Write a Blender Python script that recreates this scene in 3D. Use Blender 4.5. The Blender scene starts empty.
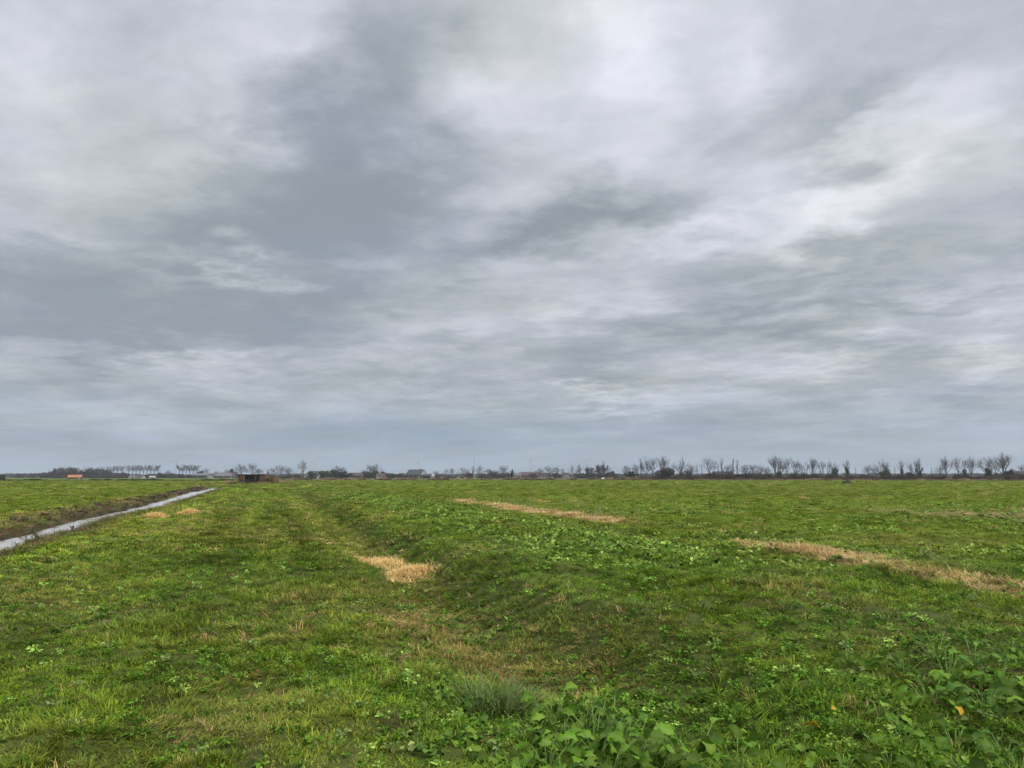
# Flat polder pasture under a heavy winter overcast: ditch, weedy ridge, straw, far farms and bare trees.
HAZE = 0.00018
EXPOSURE = 0.5
DENOISE = True
SUN_E = 1.5
SKY_BASE = .52
SKY_GAIN = 7.6
# thick (dark) and thin (bright) regions of the overcast: column, row, half sizes in picture pixels, tilt, strength
BLOBS = [
    (690, 110, 330, 190, 10, .17), (190, 250, 350, 140, 10, -.20), (360, 150, 110, 190, -28, -.20), (560, 360, 620, 75, 0, -.13), (120, 330, 300, 80, 4, -.08),
    (30, 60, 70, 110, 0, .16), (130, 80, 110, 90, 0, .02), (262, 55, 60, 80, -30, .26), (340, 10, 90, 30, 0, .12),
    (350, 110, 70, 110, -25, -.12), (430, 25, 90, 40, 20, -.16), (490, 105, 70, 80, -20, .18), (420, 118, 50, 30, 0, .05),
    (610, 50, 60, 80, -28, .26), (745, 55, 60, 50, -20, .20), (620, 150, 110, 60, 10, .08), (690, 110, 50, 50, 0, -.10),
    (800, 95, 70, 100, -15, -.12), (865, 95, 90, 24, 26, -.20), (905, 135, 100, 36, 22, .20), (850, 192, 70, 30, 12, .24), (1000, 80, 60, 80, 0, .04),
    (600, 212, 140, 40, 18, -.38), (520, 255, 110, 32, 14, -.26), (715, 222, 90, 20, 18, .16), (790, 268, 170, 28, 8, -.24),
    (60, 180, 90, 50, 0, .05), (20, 252, 70, 30, 0, -.14), (120, 240, 130, 28, 8, -.14), (70, 312, 170, 38, 5, -.24), (230, 205, 70, 40, 15, -.08),
    (345, 215, 120, 70, -15, -.20), (265, 262, 50, 16, 12, .24), (190, 255, 70, 14, 8, .14), (350, 285, 130, 24, 8, -.12),
    (100, 347, 200, 15, 0, -.20), (300, 362, 150, 16, 4, .10), (210, 398, 140, 18, 2, .05), (420, 388, 110, 12, 3, .08),
    (602, 402, 55, 13, 4, .34), (860, 347, 80, 14, 6, .22), (900, 295, 160, 20, 8, -.16), (995, 355, 50, 22, 0, .26),
    (740, 315, 190, 16, 5, -.24), (720, 378, 140, 12, 3, -.06), (430, 442, 160, 14, 0, -.20), (100, 447, 160, 12, 0, -.12), (800, 425, 200, 12, 0, -.06),
]
import bpy, bmesh, math, random
import numpy as np
from mathutils import Vector, Matrix

R = math.radians
SC = bpy.context.scene
COL = SC.collection
F, HY, H = 770.0, 476.5, 1.65          # focal length in pixels, horizon row, eye height
PITCH = math.atan((HY - 384) / F)
CP, SP = math.cos(PITCH), math.sin(PITCH)
TH = R(17.1)                            # bearing of the ditches, left of straight ahead
CT, ST = math.cos(TH), math.sin(TH)


def uv(x, y):
    return x * CT + y * ST, -x * ST + y * CT


def xy(u, v):
    return u * CT - v * ST, u * ST + v * CT


def far(px, D):
    """ground point in the bearing of picture column px, D metres ahead"""
    return (px - 512) / F * D / (CP + SP * (HY - 384) / F), D


def rise(py, D):
    """height above the eye-level plane's foot seen on row py at D metres"""
    Y = (384 - py) / F
    return H + (SP + Y * CP) / (CP - Y * SP) * D


def near(px, py, z=0.0):
    X, Y = (px - 512) / F, (384 - py) / F
    t = (z - H) / (SP + Y * CP)
    return X * t, (CP - Y * SP) * t


# ---------------------------------------------------------------- noise
def _hash(ix, iy, seed):
    n = (ix.astype(np.int64) * 374761393 + iy.astype(np.int64) * 668265263 + seed * 1274126177) & 0xFFFFFFFF
    n = ((n ^ (n >> 13)) * 1274126177) & 0xFFFFFFFF
    return ((n ^ (n >> 16)) & 0xFFFF) / 65535.0


def vnoise(x, y, seed=0):
    x = np.asarray(x, float); y = np.asarray(y, float)
    ix, iy = np.floor(x), np.floor(y)
    fx, fy = x - ix, y - iy
    ix = ix.astype(np.int64); iy = iy.astype(np.int64)
    fx = fx * fx * fx * (fx * (fx * 6 - 15) + 10); fy = fy * fy * fy * (fy * (fy * 6 - 15) + 10)
    a, b = _hash(ix, iy, seed), _hash(ix + 1, iy, seed)
    c, d = _hash(ix, iy + 1, seed), _hash(ix + 1, iy + 1, seed)
    return (a + (b - a) * fx) * (1 - fy) + (c + (d - c) * fx) * fy - 0.5


def fbm(x, y, seed=0, octs=3):
    s, a, t = 0, 1.0, 0
    for k in range(octs):
        s = s + a * vnoise(x * 2.03 ** k + 17.3 * k, y * 2.03 ** k - 9.1 * k, seed + k); t += a; a *= 0.55
    return s / t


def sst(a, b, x):
    t = np.clip((x - a) / (b - a), 0, 1)
    return t * t * (3 - 2 * t)


def bump(x, c, w):
    return np.exp(-((x - c) / w) ** 2)


# ---------------------------------------------------------------- land
WATER = -0.20


def ditch_u(u, v):
    return u + 0.0105 * np.clip(v - 18, 0, 110) + 0.40 * vnoise(v * 0.11, v * 0 + 3.3, 5) + 0.38 * vnoise(v * 0.45, v * 0 + 1.7, 6)


def height(x, y):
    x = np.asarray(x, float); y = np.asarray(y, float)
    u, v = uv(x, y)
    h = 0.10 * fbm(u * .12, v * .10, 11, 2) * sst(3, 20, np.hypot(x, y))
    du = ditch_u(u, v)
    wet = sst(130, 126, v) * sst(-60, -50, v)
    prof = sst(-6.1, -6.9, du) * sst(-7.62, -7.0, du + .9 * sst(48, 85, v))
    h = h - 0.62 * prof * wet
    h = h - (.13 + .12 * sst(30, 55, v)) * sst(-4.4, -6.1, du) * sst(-7.6, -7, du) * wet
    spoil = bump(du, -8.9, 0.8) * wet
    h = h + spoil * (0.03 + 0.34 * np.maximum(fbm(u * 1.1, v * 0.8, 21, 3), 0))
    h = h + 0.16 * np.maximum(fbm(u * 2.3, v * 1.9, 31, 2) , 0) * bump(du, -6.0, .3) * wet
    fur = bump(u, 2.35 + 0.006 * v, 0.8) * sst(2, 9, v) * sst(150, 90, v)
    h = h - 0.38 * fur
    ridge = sst(2.9, 3.8, u) * sst(9.4, 6.6, u) * sst(160, 100, v) * sst(1, 9, v)
    h = h + 0.20 * ridge
    h = h - 0.12 * bump(u, 11.9, 0.7) * sst(70, 56, v) * sst(20, 26, v)
    h = h + .10 * bump(u, 10.8, .8) * sst(24, 18, v) * sst(1, 6, v)
    # low wheel ridges on the left strip
    h = h + 0.09 * (bump(u, -2.9, .35) - bump(u, -2.2, .35) - bump(u, -.2, .4) - .8 * bump(u, -4.1, .35)) * sst(4, 9, v) * sst(90, 40, v)
    rough = 0.7 + 0.6 * sst(2.6, 5, u) + 0.5 * np.clip(fbm(u * .3, v * .3, 41, 2) * 3, 0, 1)
    h = h + rough * (0.16 * fbm(u * .9, v * .75, 51, 2) + 0.10 * fbm(u * 2.7, v * 2.3, 61, 2) + 0.035 * vnoise(u * 7, v * 7, 71))
    h = h + 0.18 * fbm(u * .35, v * .3, 81, 2) * sst(11, 16, np.abs(u)) * sst(400, 100, np.hypot(x, y))
    return h


def seg_strip(u, v, u0, v0, u1, v1, w):
    """soft mask round a segment in (u, v)"""
    t = np.clip(((u - u0) * (u1 - u0) + (v - v0) * (v1 - v0)) / ((u1 - u0) ** 2 + (v1 - v0) ** 2), 0, 1)
    d = np.hypot(u - (u0 + t * (u1 - u0)), v - (v0 + t * (v1 - v0)))
    return sst(w * 1.45, w * .35, d + 1.5 * w * fbm(u * 1.6, v * .6, 91, 3))


def straw_mask(u, v):
    m = seg_strip(u, v, 12.3, 54, 12.3, 27, .62)
    m = np.maximum(m, seg_strip(u, v, 10.95, 16.5, 10.6, 12.5, .50))
    m = np.maximum(m, .58 * seg_strip(u, v, 10.6, 13, 9.9, 7.0, .42))
    m = m * (1 - .55 * sst(.0, .22, fbm(u * 1.5, v * .7, 93, 3)))
    return m


def patch_mask(u, v, pu, pv, ru, rv):
    return sst(1.45, .35, np.hypot((u - pu) / ru, (v - pv) / rv) + .9 * fbm(u * 2.2, v * 1.2, 95, 2))


PATCHES = [(2.45, 18.3, .50, 1.25), (2.68, 15.6, .40, .95), (-4.55, 34.9, .36, .8), (-3.4, 36.3, .36, .7)]


def zones(x, y):
    """dry, mud, straw, weed, tan masks"""
    u, v = uv(x, y)
    du = ditch_u(u, v)
    wet = sst(130, 126, v)
    mud = np.clip(sst(-8.0, -7.45, du + .9 * sst(48, 85, v)) * sst(-6.9, -7.3, du) * 1.0 + sst(-5.95, -6.3, du) * sst(-7.3, -6.9, du), 0, 1) * wet
    mud = np.maximum(mud, .6 * sst(.05, .25, fbm(u * .9, v * .5, 101, 3)) * bump(du, -8.5, .6) * wet)
    mud = np.maximum(mud, sst(.02, .2, fbm(u * 2.2, v * 2.2, 103, 2)) * bump(u, .45, .8) * bump(v, 5.0, .7))
    straw = straw_mask(u, v)
    for p in PATCHES:
        straw = np.maximum(straw, patch_mask(u, v, *p))
    tan = patch_mask(u, v, 29.2, 27.2, 2.6, 5.6) * 1.0
    tan = np.maximum(tan, .7 * sst(-.02, .15, fbm(u * 1.0, v * .25, 107, 2)) * bump(u, 3.3, .5) * sst(60, 70, v) * sst(112, 100, v))
    dry = .75 * bump(u, 2.3, 1.0) * sst(4.5, 7, v) * sst(19, 11, v) * (0.6 + 1.6 * fbm(u * .8, v * .6, 111, 3))
    dry = dry + .62 * bump(u, 1.9, 1.7) * bump(v, 8.8, 2.3) * np.clip(.6 + 2.4 * fbm(u * 1.1, v * .9, 117, 3), 0, 1)
    dry = dry + .30 * np.clip(fbm(u * .45, v * .35, 113, 3) * 4, 0, 1) + .16 * sst(-2, -3.2, u) * sst(22, 8, v)
    dry = dry + .38 * bump(du, -8.9, .9) + .25 * bump(du, -5.9, .3)
    dry = np.clip(dry, 0, 1)
    weed = sst(3.4, 5.6, u) * sst(10.4, 9.0, u) * sst(7, 15, v) * sst(130, 55, v)
    weed = weed * (.35 + .65 * sst(-.2, .1, fbm(u * .45, v * .3, 121, 3)))
    weed = np.maximum(weed, .9 * sst(.2, 1.2, u + .35 * (v - 6)) * sst(8.3, 6.5, v + .25 * u) * sst(-.2, .1, fbm(u * .7, v * .7, 123, 2)))
    weed = np.maximum(weed, .35 * sst(.05, .25, fbm(u * .5, v * .4, 125, 3)) * sst(60, 25, v) * sst(-5.5, -4.5, u))
    weed = np.maximum(weed, .5 * sst(0, .2, fbm(u * .3, v * .3, 127, 3)) * sst(11.8, 13, u) * sst(60, 30, v))
    return dry, mud, straw, weed * (1 - straw), tan


def turf_colour(x, y, jitter=None):
    """albedo of the sward; species patches, dead thatch, bare soil, painted furrow shade"""
    u, v = uv(x, y)
    dry, mud, straw, weed, tan = zones(x, y)
    lush = np.array([.082, .150, .008]); mid = np.array([.108, .148, .014]); pale = np.array([.160, .170, .036])
    blue = np.array([.058, .115, .022]); thatch = np.array([.235, .180, .072]); soil = np.array([.062, .046, .030])
    strawc = np.array([.48, .37, .145]); tanc = np.array([.23, .185, .085])
    a = np.clip(.5 + 2.4 * fbm(u * .16, v * .12, 201, 3), 0, 1)[:, None]
    b = np.clip(.35 + 2.6 * fbm(u * .8, v * .6, 203, 3), 0, 1)[:, None]
    c = np.clip(2.5 * fbm(u * .5 + 9, v * .5, 205, 3), 0, 1)[:, None]
    col = lush * (1 - a) + mid * a
    col = col * (1 - .32 * b) + pale * .32 * b
    col = col * (1 - .6 * c) + blue * .6 * c
    strip = np.clip(3.2 * fbm(u * 1.3, v * .05, 211, 3), -1, 1)[:, None] * (sst(-6, -5, u) * sst(2, 1, u))[:, None]
    col = col * (1 + .34 * strip * np.array([1.1, 1.0, 1.3]))
    edge_shade = (bump(u, 3.05 + .004 * v, .38) * sst(6, 10, v) * sst(110, 70, v))[:, None]
    col = col * (1 - .24 * edge_shade * np.array([1.2, .9, .8]))  # shade along the furrow's right edge, painted into the sward tint
    # open pasture beyond the ditches: a yellower, shorter sward
    past = (np.maximum(sst(12.5, 15, u), sst(-10, -12, u)))[:, None]
    pcol = np.array([.104, .158, .008]) * (1 + .5 * fbm(u * .07, v * .05, 207, 4))[:, None]
    dark = np.clip(3.0 * fbm(u * .25, v * .16, 209, 3) - .1, 0, 1)[:, None]
    pcol = pcol * (1 - .22 * dark)
    col = col * (1 - .85 * past) + pcol * .85 * past
    for m, cc, k in ((dry, thatch, .75), (weed, np.array([.085, .165, .020]), .6), (tan, tanc, .9), (mud, soil, .9), (straw, strawc, .6)):
        m = (m * k)[:, None]
        col = col * (1 - m) + cc * m
    return col


# ---------------------------------------------------------------- scene helpers
def tag(o, label=None, cat=None, group=None, kind=None):
    if label: o['label'] = label
    if cat: o['category'] = cat
    if group: o['group'] = group
    if kind: o['kind'] = kind
    return o


def mesh_obj(name, verts, faces, mat, parent=None, smooth=False, attrs=None, link=True):
    me = bpy.data.meshes.new(name)
    me.from_pydata([tuple(p) for p in verts], [], faces)
    if attrs:
        for k, (dom, typ, vals) in attrs.items():
            a = me.attributes.new(k, typ, dom)
            if typ == 'FLOAT': a.data.foreach_set('value', np.asarray(vals, np.float32))
            elif typ == 'FLOAT_COLOR': a.data.foreach_set('color', np.asarray(vals, np.float32).ravel())
            else: a.data.foreach_set('vector', np.asarray(vals, np.float32).ravel())
    if mat: me.materials.append(mat)
    if smooth: me.polygons.foreach_set('use_smooth', [True] * len(me.polygons))
    o = bpy.data.objects.new(name, me)
    if link: COL.objects.link(o)
    if parent: o.parent = parent
    return o


def empty(name, loc, rz=0.0, s=1.0):
    o = bpy.data.objects.new(name, None)
    o.location = loc; o.rotation_euler = (0, 0, rz); o.scale = (s, s, s) if isinstance(s, (int, float)) else s
    o.empty_display_size = .2
    COL.objects.link(o)
    return o


class MB:
    """collects boxes, prisms and tubes into one mesh"""
    def __init__(self): self.v, self.f = [], []

    def add(self, vs, fs):
        n = len(self.v)
        self.v += [tuple(p) for p in vs]; self.f += [tuple(i + n for i in q) for q in fs]

    def box(self, c, s, rz=0.0, ry=0.0, rx=0.0):
        m = Matrix.Rotation(rz, 3, 'Z') @ Matrix.Rotation(ry, 3, 'Y') @ Matrix.Rotation(rx, 3, 'X')
        vs = [Vector(c) + m @ Vector((s[0] * a / 2, s[1] * b / 2, s[2] * d / 2)) for a in (-1, 1) for b in (-1, 1) for d in (-1, 1)]
        self.add(vs, [(0, 1, 3, 2), (4, 6, 7, 5), (0, 4, 5, 1), (2, 3, 7, 6), (0, 2, 6, 4), (1, 5, 7, 3)])

    def tube(self, pts, rads, n=5, cap=True):
        pts = [Vector(p) for p in pts]
        k0 = len(self.v)
        up = Vector((.31, .2, .93))
        for i, p in enumerate(pts):
            d = (pts[min(i + 1, len(pts) - 1)] - pts[max(i - 1, 0)])
            d = d.normalized() if d.length > 1e-9 else Vector((0, 0, 1))
            a = d.cross(up if abs(d.dot(up)) < .97 else Vector((1, 0, 0))).normalized(); b = d.cross(a)
            for j in range(n):
                t = 2 * math.pi * j / n
                self.v.append(tuple(p + rads[i] * (math.cos(t) * a + math.sin(t) * b)))
        for i in range(len(pts) - 1):
            for j in range(n):
                q = (j + 1) % n
                self.f.append((k0 + i * n + j, k0 + i * n + q, k0 + (i + 1) * n + q, k0 + (i + 1) * n + j))
        if cap:
            self.f.append(tuple(k0 + j for j in reversed(range(n))))
            e = k0 + (len(pts) - 1) * n
            self.f.append(tuple(e + j for j in range(n)))

    def prism(self, prof, y0, y1):
        """profile of (x, z) points extruded along y"""
        n = len(prof)
        vs = [(x, y0, z) for x, z in prof] + [(x, y1, z) for x, z in prof]
        fs = [tuple(range(n)), tuple(range(2 * n - 1, n - 1, -1))] + [(i, i + n, (i + 1) % n + n, (i + 1) % n) for i in range(n)]
        self.add(vs, fs)

    def build(self, name, mat, parent=None, smooth=False, link=True):
        return mesh_obj(name, self.v, self.f, mat, parent, smooth, None, link)


# ---------------------------------------------------------------- materials
def new_mat(name):
    m = bpy.data.materials.new(name); m.use_nodes = True
    nt = m.node_tree; nt.nodes.clear()
    return m, nt, nt.nodes, nt.links


def solid(name, rgb, rough=.8, var=.25, scale=3.0, spec=.3, metallic=0.0, bump_k=0.0):
    """plain surface broken up by object-space noise"""
    m, nt, N, L = new_mat(name)
    out = N.new('ShaderNodeOutputMaterial'); bs = N.new('ShaderNodeBsdfPrincipled')
    tc = N.new('ShaderNodeTexCoord'); nz = N.new('ShaderNodeTexNoise'); nz.inputs['Scale'].default_value = scale; nz.inputs['Detail'].default_value = 6
    mr = N.new('ShaderNodeMapRange'); mr.inputs['From Min'].default_value = .25; mr.inputs['From Max'].default_value = .75
    mr.inputs['To Min'].default_value = 1 - var; mr.inputs['To Max'].default_value = 1 + var
    mx = N.new('ShaderNodeMix'); mx.data_type = 'RGBA'; mx.blend_type = 'MULTIPLY'; mx.inputs['Factor'].default_value = 1
    mx.inputs['A'].default_value = (*rgb, 1)
    L.new(tc.outputs['Object'], nz.inputs['Vector']); L.new(nz.outputs['Fac'], mr.inputs['Value']); L.new(mr.outputs['Result'], mx.inputs['B'])
    L.new(mx.outputs['Result'], bs.inputs['Base Color'])
    bs.inputs['Roughness'].default_value = rough; bs.inputs['Specular IOR Level'].default_value = spec; bs.inputs['Metallic'].default_value = metallic
    if bump_k:
        bp = N.new('ShaderNodeBump'); bp.inputs['Strength'].default_value = bump_k; bp.inputs['Distance'].default_value = .02
        L.new(nz.outputs['Fac'], bp.inputs['Height']); L.new(bp.outputs['Normal'], bs.inputs['Normal'])
    L.new(bs.outputs['BSDF'], out.inputs['Surface'])
    return m


def blade_mat(name, rough=.6, spec=.12, transl=.25, tip=(1.25, 1.15, 1.05), root=(1.1, 1.0, .9), vary=.48):
    """leaf blade: the plant's own tint, varied from blade to blade"""
    m, nt, N, L = new_mat(name)
    out = N.new('ShaderNodeOutputMaterial'); bs = N.new('ShaderNodeBsdfPrincipled'); tr = N.new('ShaderNodeBsdfTranslucent'); ms = N.new('ShaderNodeMixShader')
    ti = N.new('ShaderNodeAttribute'); ti.attribute_type = 'INSTANCER'; ti.attribute_name = 'tint'
    at = N.new('ShaderNodeAttribute'); at.attribute_name = 'along'
    bv = N.new('ShaderNodeAttribute'); bv.attribute_name = 'blade'
    rp = N.new('ShaderNodeMix'); rp.data_type = 'RGBA'; rp.inputs['A'].default_value = (*root, 1); rp.inputs['B'].default_value = (*tip, 1)
    L.new(at.outputs['Fac'], rp.inputs['Factor'])
    mu = N.new('ShaderNodeMix'); mu.data_type = 'RGBA'; mu.blend_type = 'MULTIPLY'; mu.inputs['Factor'].default_value = 1
    L.new(ti.outputs['Color'], mu.inputs['A']); L.new(rp.outputs['Result'], mu.inputs['B'])
    hs = N.new('ShaderNodeHueSaturation')
    mh = N.new('ShaderNodeMapRange'); mh.inputs['To Min'].default_value = .475; mh.inputs['To Max'].default_value = .515
    mv = N.new('ShaderNodeMapRange'); mv.inputs['To Min'].default_value = 1 - vary; mv.inputs['To Max'].default_value = 1 + vary
    sn = N.new('ShaderNodeMath'); sn.operation = 'FRACT'; s2 = N.new('ShaderNodeMath'); s2.operation = 'MULTIPLY'; s2.inputs[1].default_value = 7.31
    L.new(bv.outputs['Fac'], s2.inputs[0]); L.new(s2.outputs[0], sn.inputs[0])
    L.new(bv.outputs['Fac'], mh.inputs['Value']); L.new(sn.outputs[0], mv.inputs['Value'])
    L.new(mh.outputs['Result'], hs.inputs['Hue']); L.new(mv.outputs['Result'], hs.inputs['Value']); L.new(mu.outputs['Result'], hs.inputs['Color'])
    L.new(hs.outputs['Color'], bs.inputs['Base Color']); L.new(hs.outputs['Color'], tr.inputs['Color'])
    bs.inputs['Roughness'].default_value = rough; bs.inputs['Specular IOR Level'].default_value = spec
    ms.inputs['Fac'].default_value = transl
    L.new(bs.outputs['BSDF'], ms.inputs[1]); L.new(tr.outputs['BSDF'], ms.inputs[2]); L.new(ms.outputs['Shader'], out.inputs['Surface'])
    return m


def leaf_mat(name, rgb, vein=(.2, .27, .10), rough=.6, spec=.07, transl=.25, own=True):
    m, nt, N, L = new_mat(name)
    out = N.new('ShaderNodeOutputMaterial'); bs = N.new('ShaderNodeBsdfPrincipled'); tr = N.new('ShaderNodeBsdfTranslucent'); ms = N.new('ShaderNodeMixShader')
    at = N.new('ShaderNodeAttribute'); at.attribute_name = 'vein'
    bv = N.new('ShaderNodeAttribute'); bv.attribute_name = 'blade'
    mx = N.new('ShaderNodeMix'); mx.data_type = 'RGBA'; mx.inputs['A'].default_value = (*rgb, 1); mx.inputs['B'].default_value = (*vein, 1)
    geo = N.new('ShaderNodeNewGeometry'); nz = N.new('ShaderNodeTexNoise'); nz.inputs['Scale'].default_value = 22; nz.inputs['Detail'].default_value = 4
    L.new(geo.outputs['Position'], nz.inputs['Vector']); L.new(at.outputs['Fac'], mx.inputs['Factor'])
    hs = N.new('ShaderNodeHueSaturation'); L.new(mx.outputs['Result'], hs.inputs['Color'])
    mv = N.new('ShaderNodeMapRange'); mv.inputs['To Min'].default_value = .42; mv.inputs['To Max'].default_value = 1.35
    mh = N.new('ShaderNodeMapRange'); mh.inputs['From Min'].default_value = .3; mh.inputs['From Max'].default_value = .7; mh.inputs['To Min'].default_value = .47; mh.inputs['To Max'].default_value = .52
    L.new(bv.outputs['Fac'], mv.inputs['Value']); L.new(mv.outputs['Result'], hs.inputs['Value'])
    L.new(nz.outputs['Fac'], mh.inputs['Value']); L.new(mh.outputs['Result'], hs.inputs['Hue'])
    bp = N.new('ShaderNodeBump'); bp.inputs['Strength'].default_value = .35; bp.inputs['Distance'].default_value = .01
    L.new(nz.outputs['Fac'], bp.inputs['Height']); L.new(bp.outputs['Normal'], bs.inputs['Normal'])
    L.new(hs.outputs['Color'], bs.inputs['Base Color']); L.new(hs.outputs['Color'], tr.inputs['Color'])
    bs.inputs['Roughness'].default_value = rough; bs.inputs['Specular IOR Level'].default_value = spec
    ms.inputs['Fac'].default_value = transl
    L.new(bs.outputs['BSDF'], ms.inputs[1]); L.new(tr.outputs['BSDF'], ms.inputs[2]); L.new(ms.outputs['Shader'], out.inputs['Surface'])
    return m


M_BLADE = blade_mat('grass_blade')
M_STRAW = blade_mat('straw_blade', rough=.6, spec=.2, transl=.15, tip=(1.15, 1.1, 1.05), root=(.95, .9, .85), vary=.3)
M_LEAF = blade_mat('weed_leaf', rough=.6, spec=.10, transl=.2, tip=(1, 1, 1), root=(1, 1, 1), vary=.4)
M_REED = blade_mat('reed_blade', rough=.8, spec=.1, transl=.1, vary=.3)

# ---------------------------------------------------------------- ground
def ground_axis(fine, lo, hi, step, grow, limit):
    a = list(np.arange(lo, hi + 1e-6, step))
    s, p = step, hi
    while p < limit:
        s *= grow; p += s; a.append(p)
    s, p = step, lo
    b = []
    while p > -limit * (1 if fine else .25):
        s *= grow; p -= s; b.append(p)
    return np.array(b[::-1] + a)


gu = ground_axis(True, -11.5, 13.5, .085, 1.055, 4200)
gv = ground_axis(False, 3.2, 17.0, .085, 1.028, 4200)
GU, GV = np.meshgrid(gu, gv)
GX, GY = xy(GU.ravel(), GV.ravel())
GZ = height(GX, GY)
nu, nv = len(gu), len(gv)
idx = np.arange(nu * nv).reshape(nv, nu)
quads = np.stack([idx[:-1, :-1], idx[:-1, 1:], idx[1:, 1:], idx[1:, :-1]], -1).reshape(-1, 4)
me = bpy.data.meshes.new('ground')
me.vertices.add(nu * nv); me.vertices.foreach_set('co', np.stack([GX, GY, GZ], 1).astype(np.float32).ravel())
me.loops.add(quads.size); me.loops.foreach_set('vertex_index', quads.ravel().astype(np.int32))
me.polygons.add(len(quads)); me.polygons.foreach_set('loop_start', np.arange(0, quads.size, 4, dtype=np.int32))
me.update(calc_edges=True)
me.polygons.foreach_set('use_smooth', np.ones(len(quads), bool))
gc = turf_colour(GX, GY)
th_ = (.62 * sst(30, 12, np.hypot(GX, GY)))[:, None]      # thatch and soil show between the tufts close by
gc = gc * (1 - th_) + np.array([.085, .085, .030]) * th_
a = me.attributes.new('sward', 'FLOAT_COLOR', 'POINT'); a.data.foreach_set('color', np.concatenate([gc, np.ones((len(gc), 1))], 1).astype(np.float32).ravel())
zz = zones(GX, GY)
a = me.attributes.new('bare', 'FLOAT', 'POINT'); a.data.foreach_set('value', zz[1].astype(np.float32))

m, nt, N, L = new_mat('pasture')
out = N.new('ShaderNodeOutputMaterial'); bs = N.new('ShaderNodeBsdfPrincipled')
sw = N.new('ShaderNodeAttribute'); sw.attribute_name = 'sward'
geo = N.new('ShaderNodeNewGeometry')
n1 = N.new('ShaderNodeTexNoise'); n1.inputs['Scale'].default_value = 9; n1.inputs['Detail'].default_value = 8; n1.inputs['Roughness'].default_value = .7
n2 = N.new('ShaderNodeTexNoise'); n2.inputs['Scale'].default_value = .55; n2.inputs['Detail'].default_value = 7; n2.inputs['Roughness'].default_value = .65
for n in (n1, n2): L.new(geo.outputs['Position'], n.inputs['Vector'])
mr = N.new('ShaderNodeMapRange'); mr.inputs['From Min'].default_value = .3; mr.inputs['From Max'].default_value = .7; mr.inputs['To Min'].default_value = .55; mr.inputs['To Max'].default_value = 1.25
L.new(n1.outputs['Fac'], mr.inputs['Value'])
mr2 = N.new('ShaderNodeMapRange'); mr2.inputs['From Min'].default_value = .3; mr2.inputs['From Max'].default_value = .7; mr2.inputs['To Min'].default_value = .78; mr2.inputs['To Max'].default_value = 1.15
L.new(n2.outputs['Fac'], mr2.inputs['Value'])
k = N.new('ShaderNodeMath'); k.operation = 'MULTIPLY'; L.new(mr.outputs['Result'], k.inputs[0]); L.new(mr2.outputs['Result'], k.inputs[1])
mu = N.new('ShaderNodeMix'); mu.data_type = 'RGBA'; mu.blend_type = 'MULTIPLY'; mu.inputs['Factor'].default_value = 1
L.new(sw.outputs['Color'], mu.inputs['A']); L.new(k.outputs[0], mu.inputs['B'])
L.new(mu.outputs['Result'], bs.inputs['Base Color']); bs.inputs['Roughness'].default_value = .95; bs.inputs['Specular IOR Level'].default_value = .1
bp = N.new('ShaderNodeBump'); bp.inputs['Strength'].default_value = .8; bp.inputs['Distance'].default_value = .05
L.new(n1.outputs['Fac'], bp.inputs['Height']); L.new(bp.outputs['Normal'], bs.inputs['Normal'])
L.new(bs.outputs['BSDF'], out.inputs['Surface'])
me.materials.append(m)
ground = bpy.data.objects.new('ground', me); COL.objects.link(ground)
tag(ground, 'flat green polder pasture with shallow furrows between two ditches', 'ground', kind='structure')

# water in the ditch
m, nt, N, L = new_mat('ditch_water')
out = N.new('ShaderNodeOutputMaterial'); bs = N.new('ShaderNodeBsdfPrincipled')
bs.inputs['Base Color'].default_value = (.56, .57, .56, 1); bs.inputs['Roughness'].default_value = .22; bs.inputs['IOR'].default_value = 1.6; bs.inputs['Specular IOR Level'].default_value = 1.0  # pale base colour stands in for the bright sky reflection
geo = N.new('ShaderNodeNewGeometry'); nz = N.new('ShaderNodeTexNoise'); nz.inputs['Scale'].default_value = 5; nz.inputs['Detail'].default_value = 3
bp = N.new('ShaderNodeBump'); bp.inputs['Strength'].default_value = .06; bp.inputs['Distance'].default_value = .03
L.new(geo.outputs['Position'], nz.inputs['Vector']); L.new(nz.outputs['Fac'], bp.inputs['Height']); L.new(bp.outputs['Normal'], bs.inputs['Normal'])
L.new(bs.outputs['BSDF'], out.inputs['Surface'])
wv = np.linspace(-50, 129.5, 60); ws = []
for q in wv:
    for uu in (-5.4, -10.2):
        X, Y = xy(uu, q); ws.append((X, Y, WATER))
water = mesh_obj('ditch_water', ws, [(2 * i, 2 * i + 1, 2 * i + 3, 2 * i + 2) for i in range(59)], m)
tag(water, 'narrow still ditch water with the pale sky reflection partly painted in', 'water', kind='structure')

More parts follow.
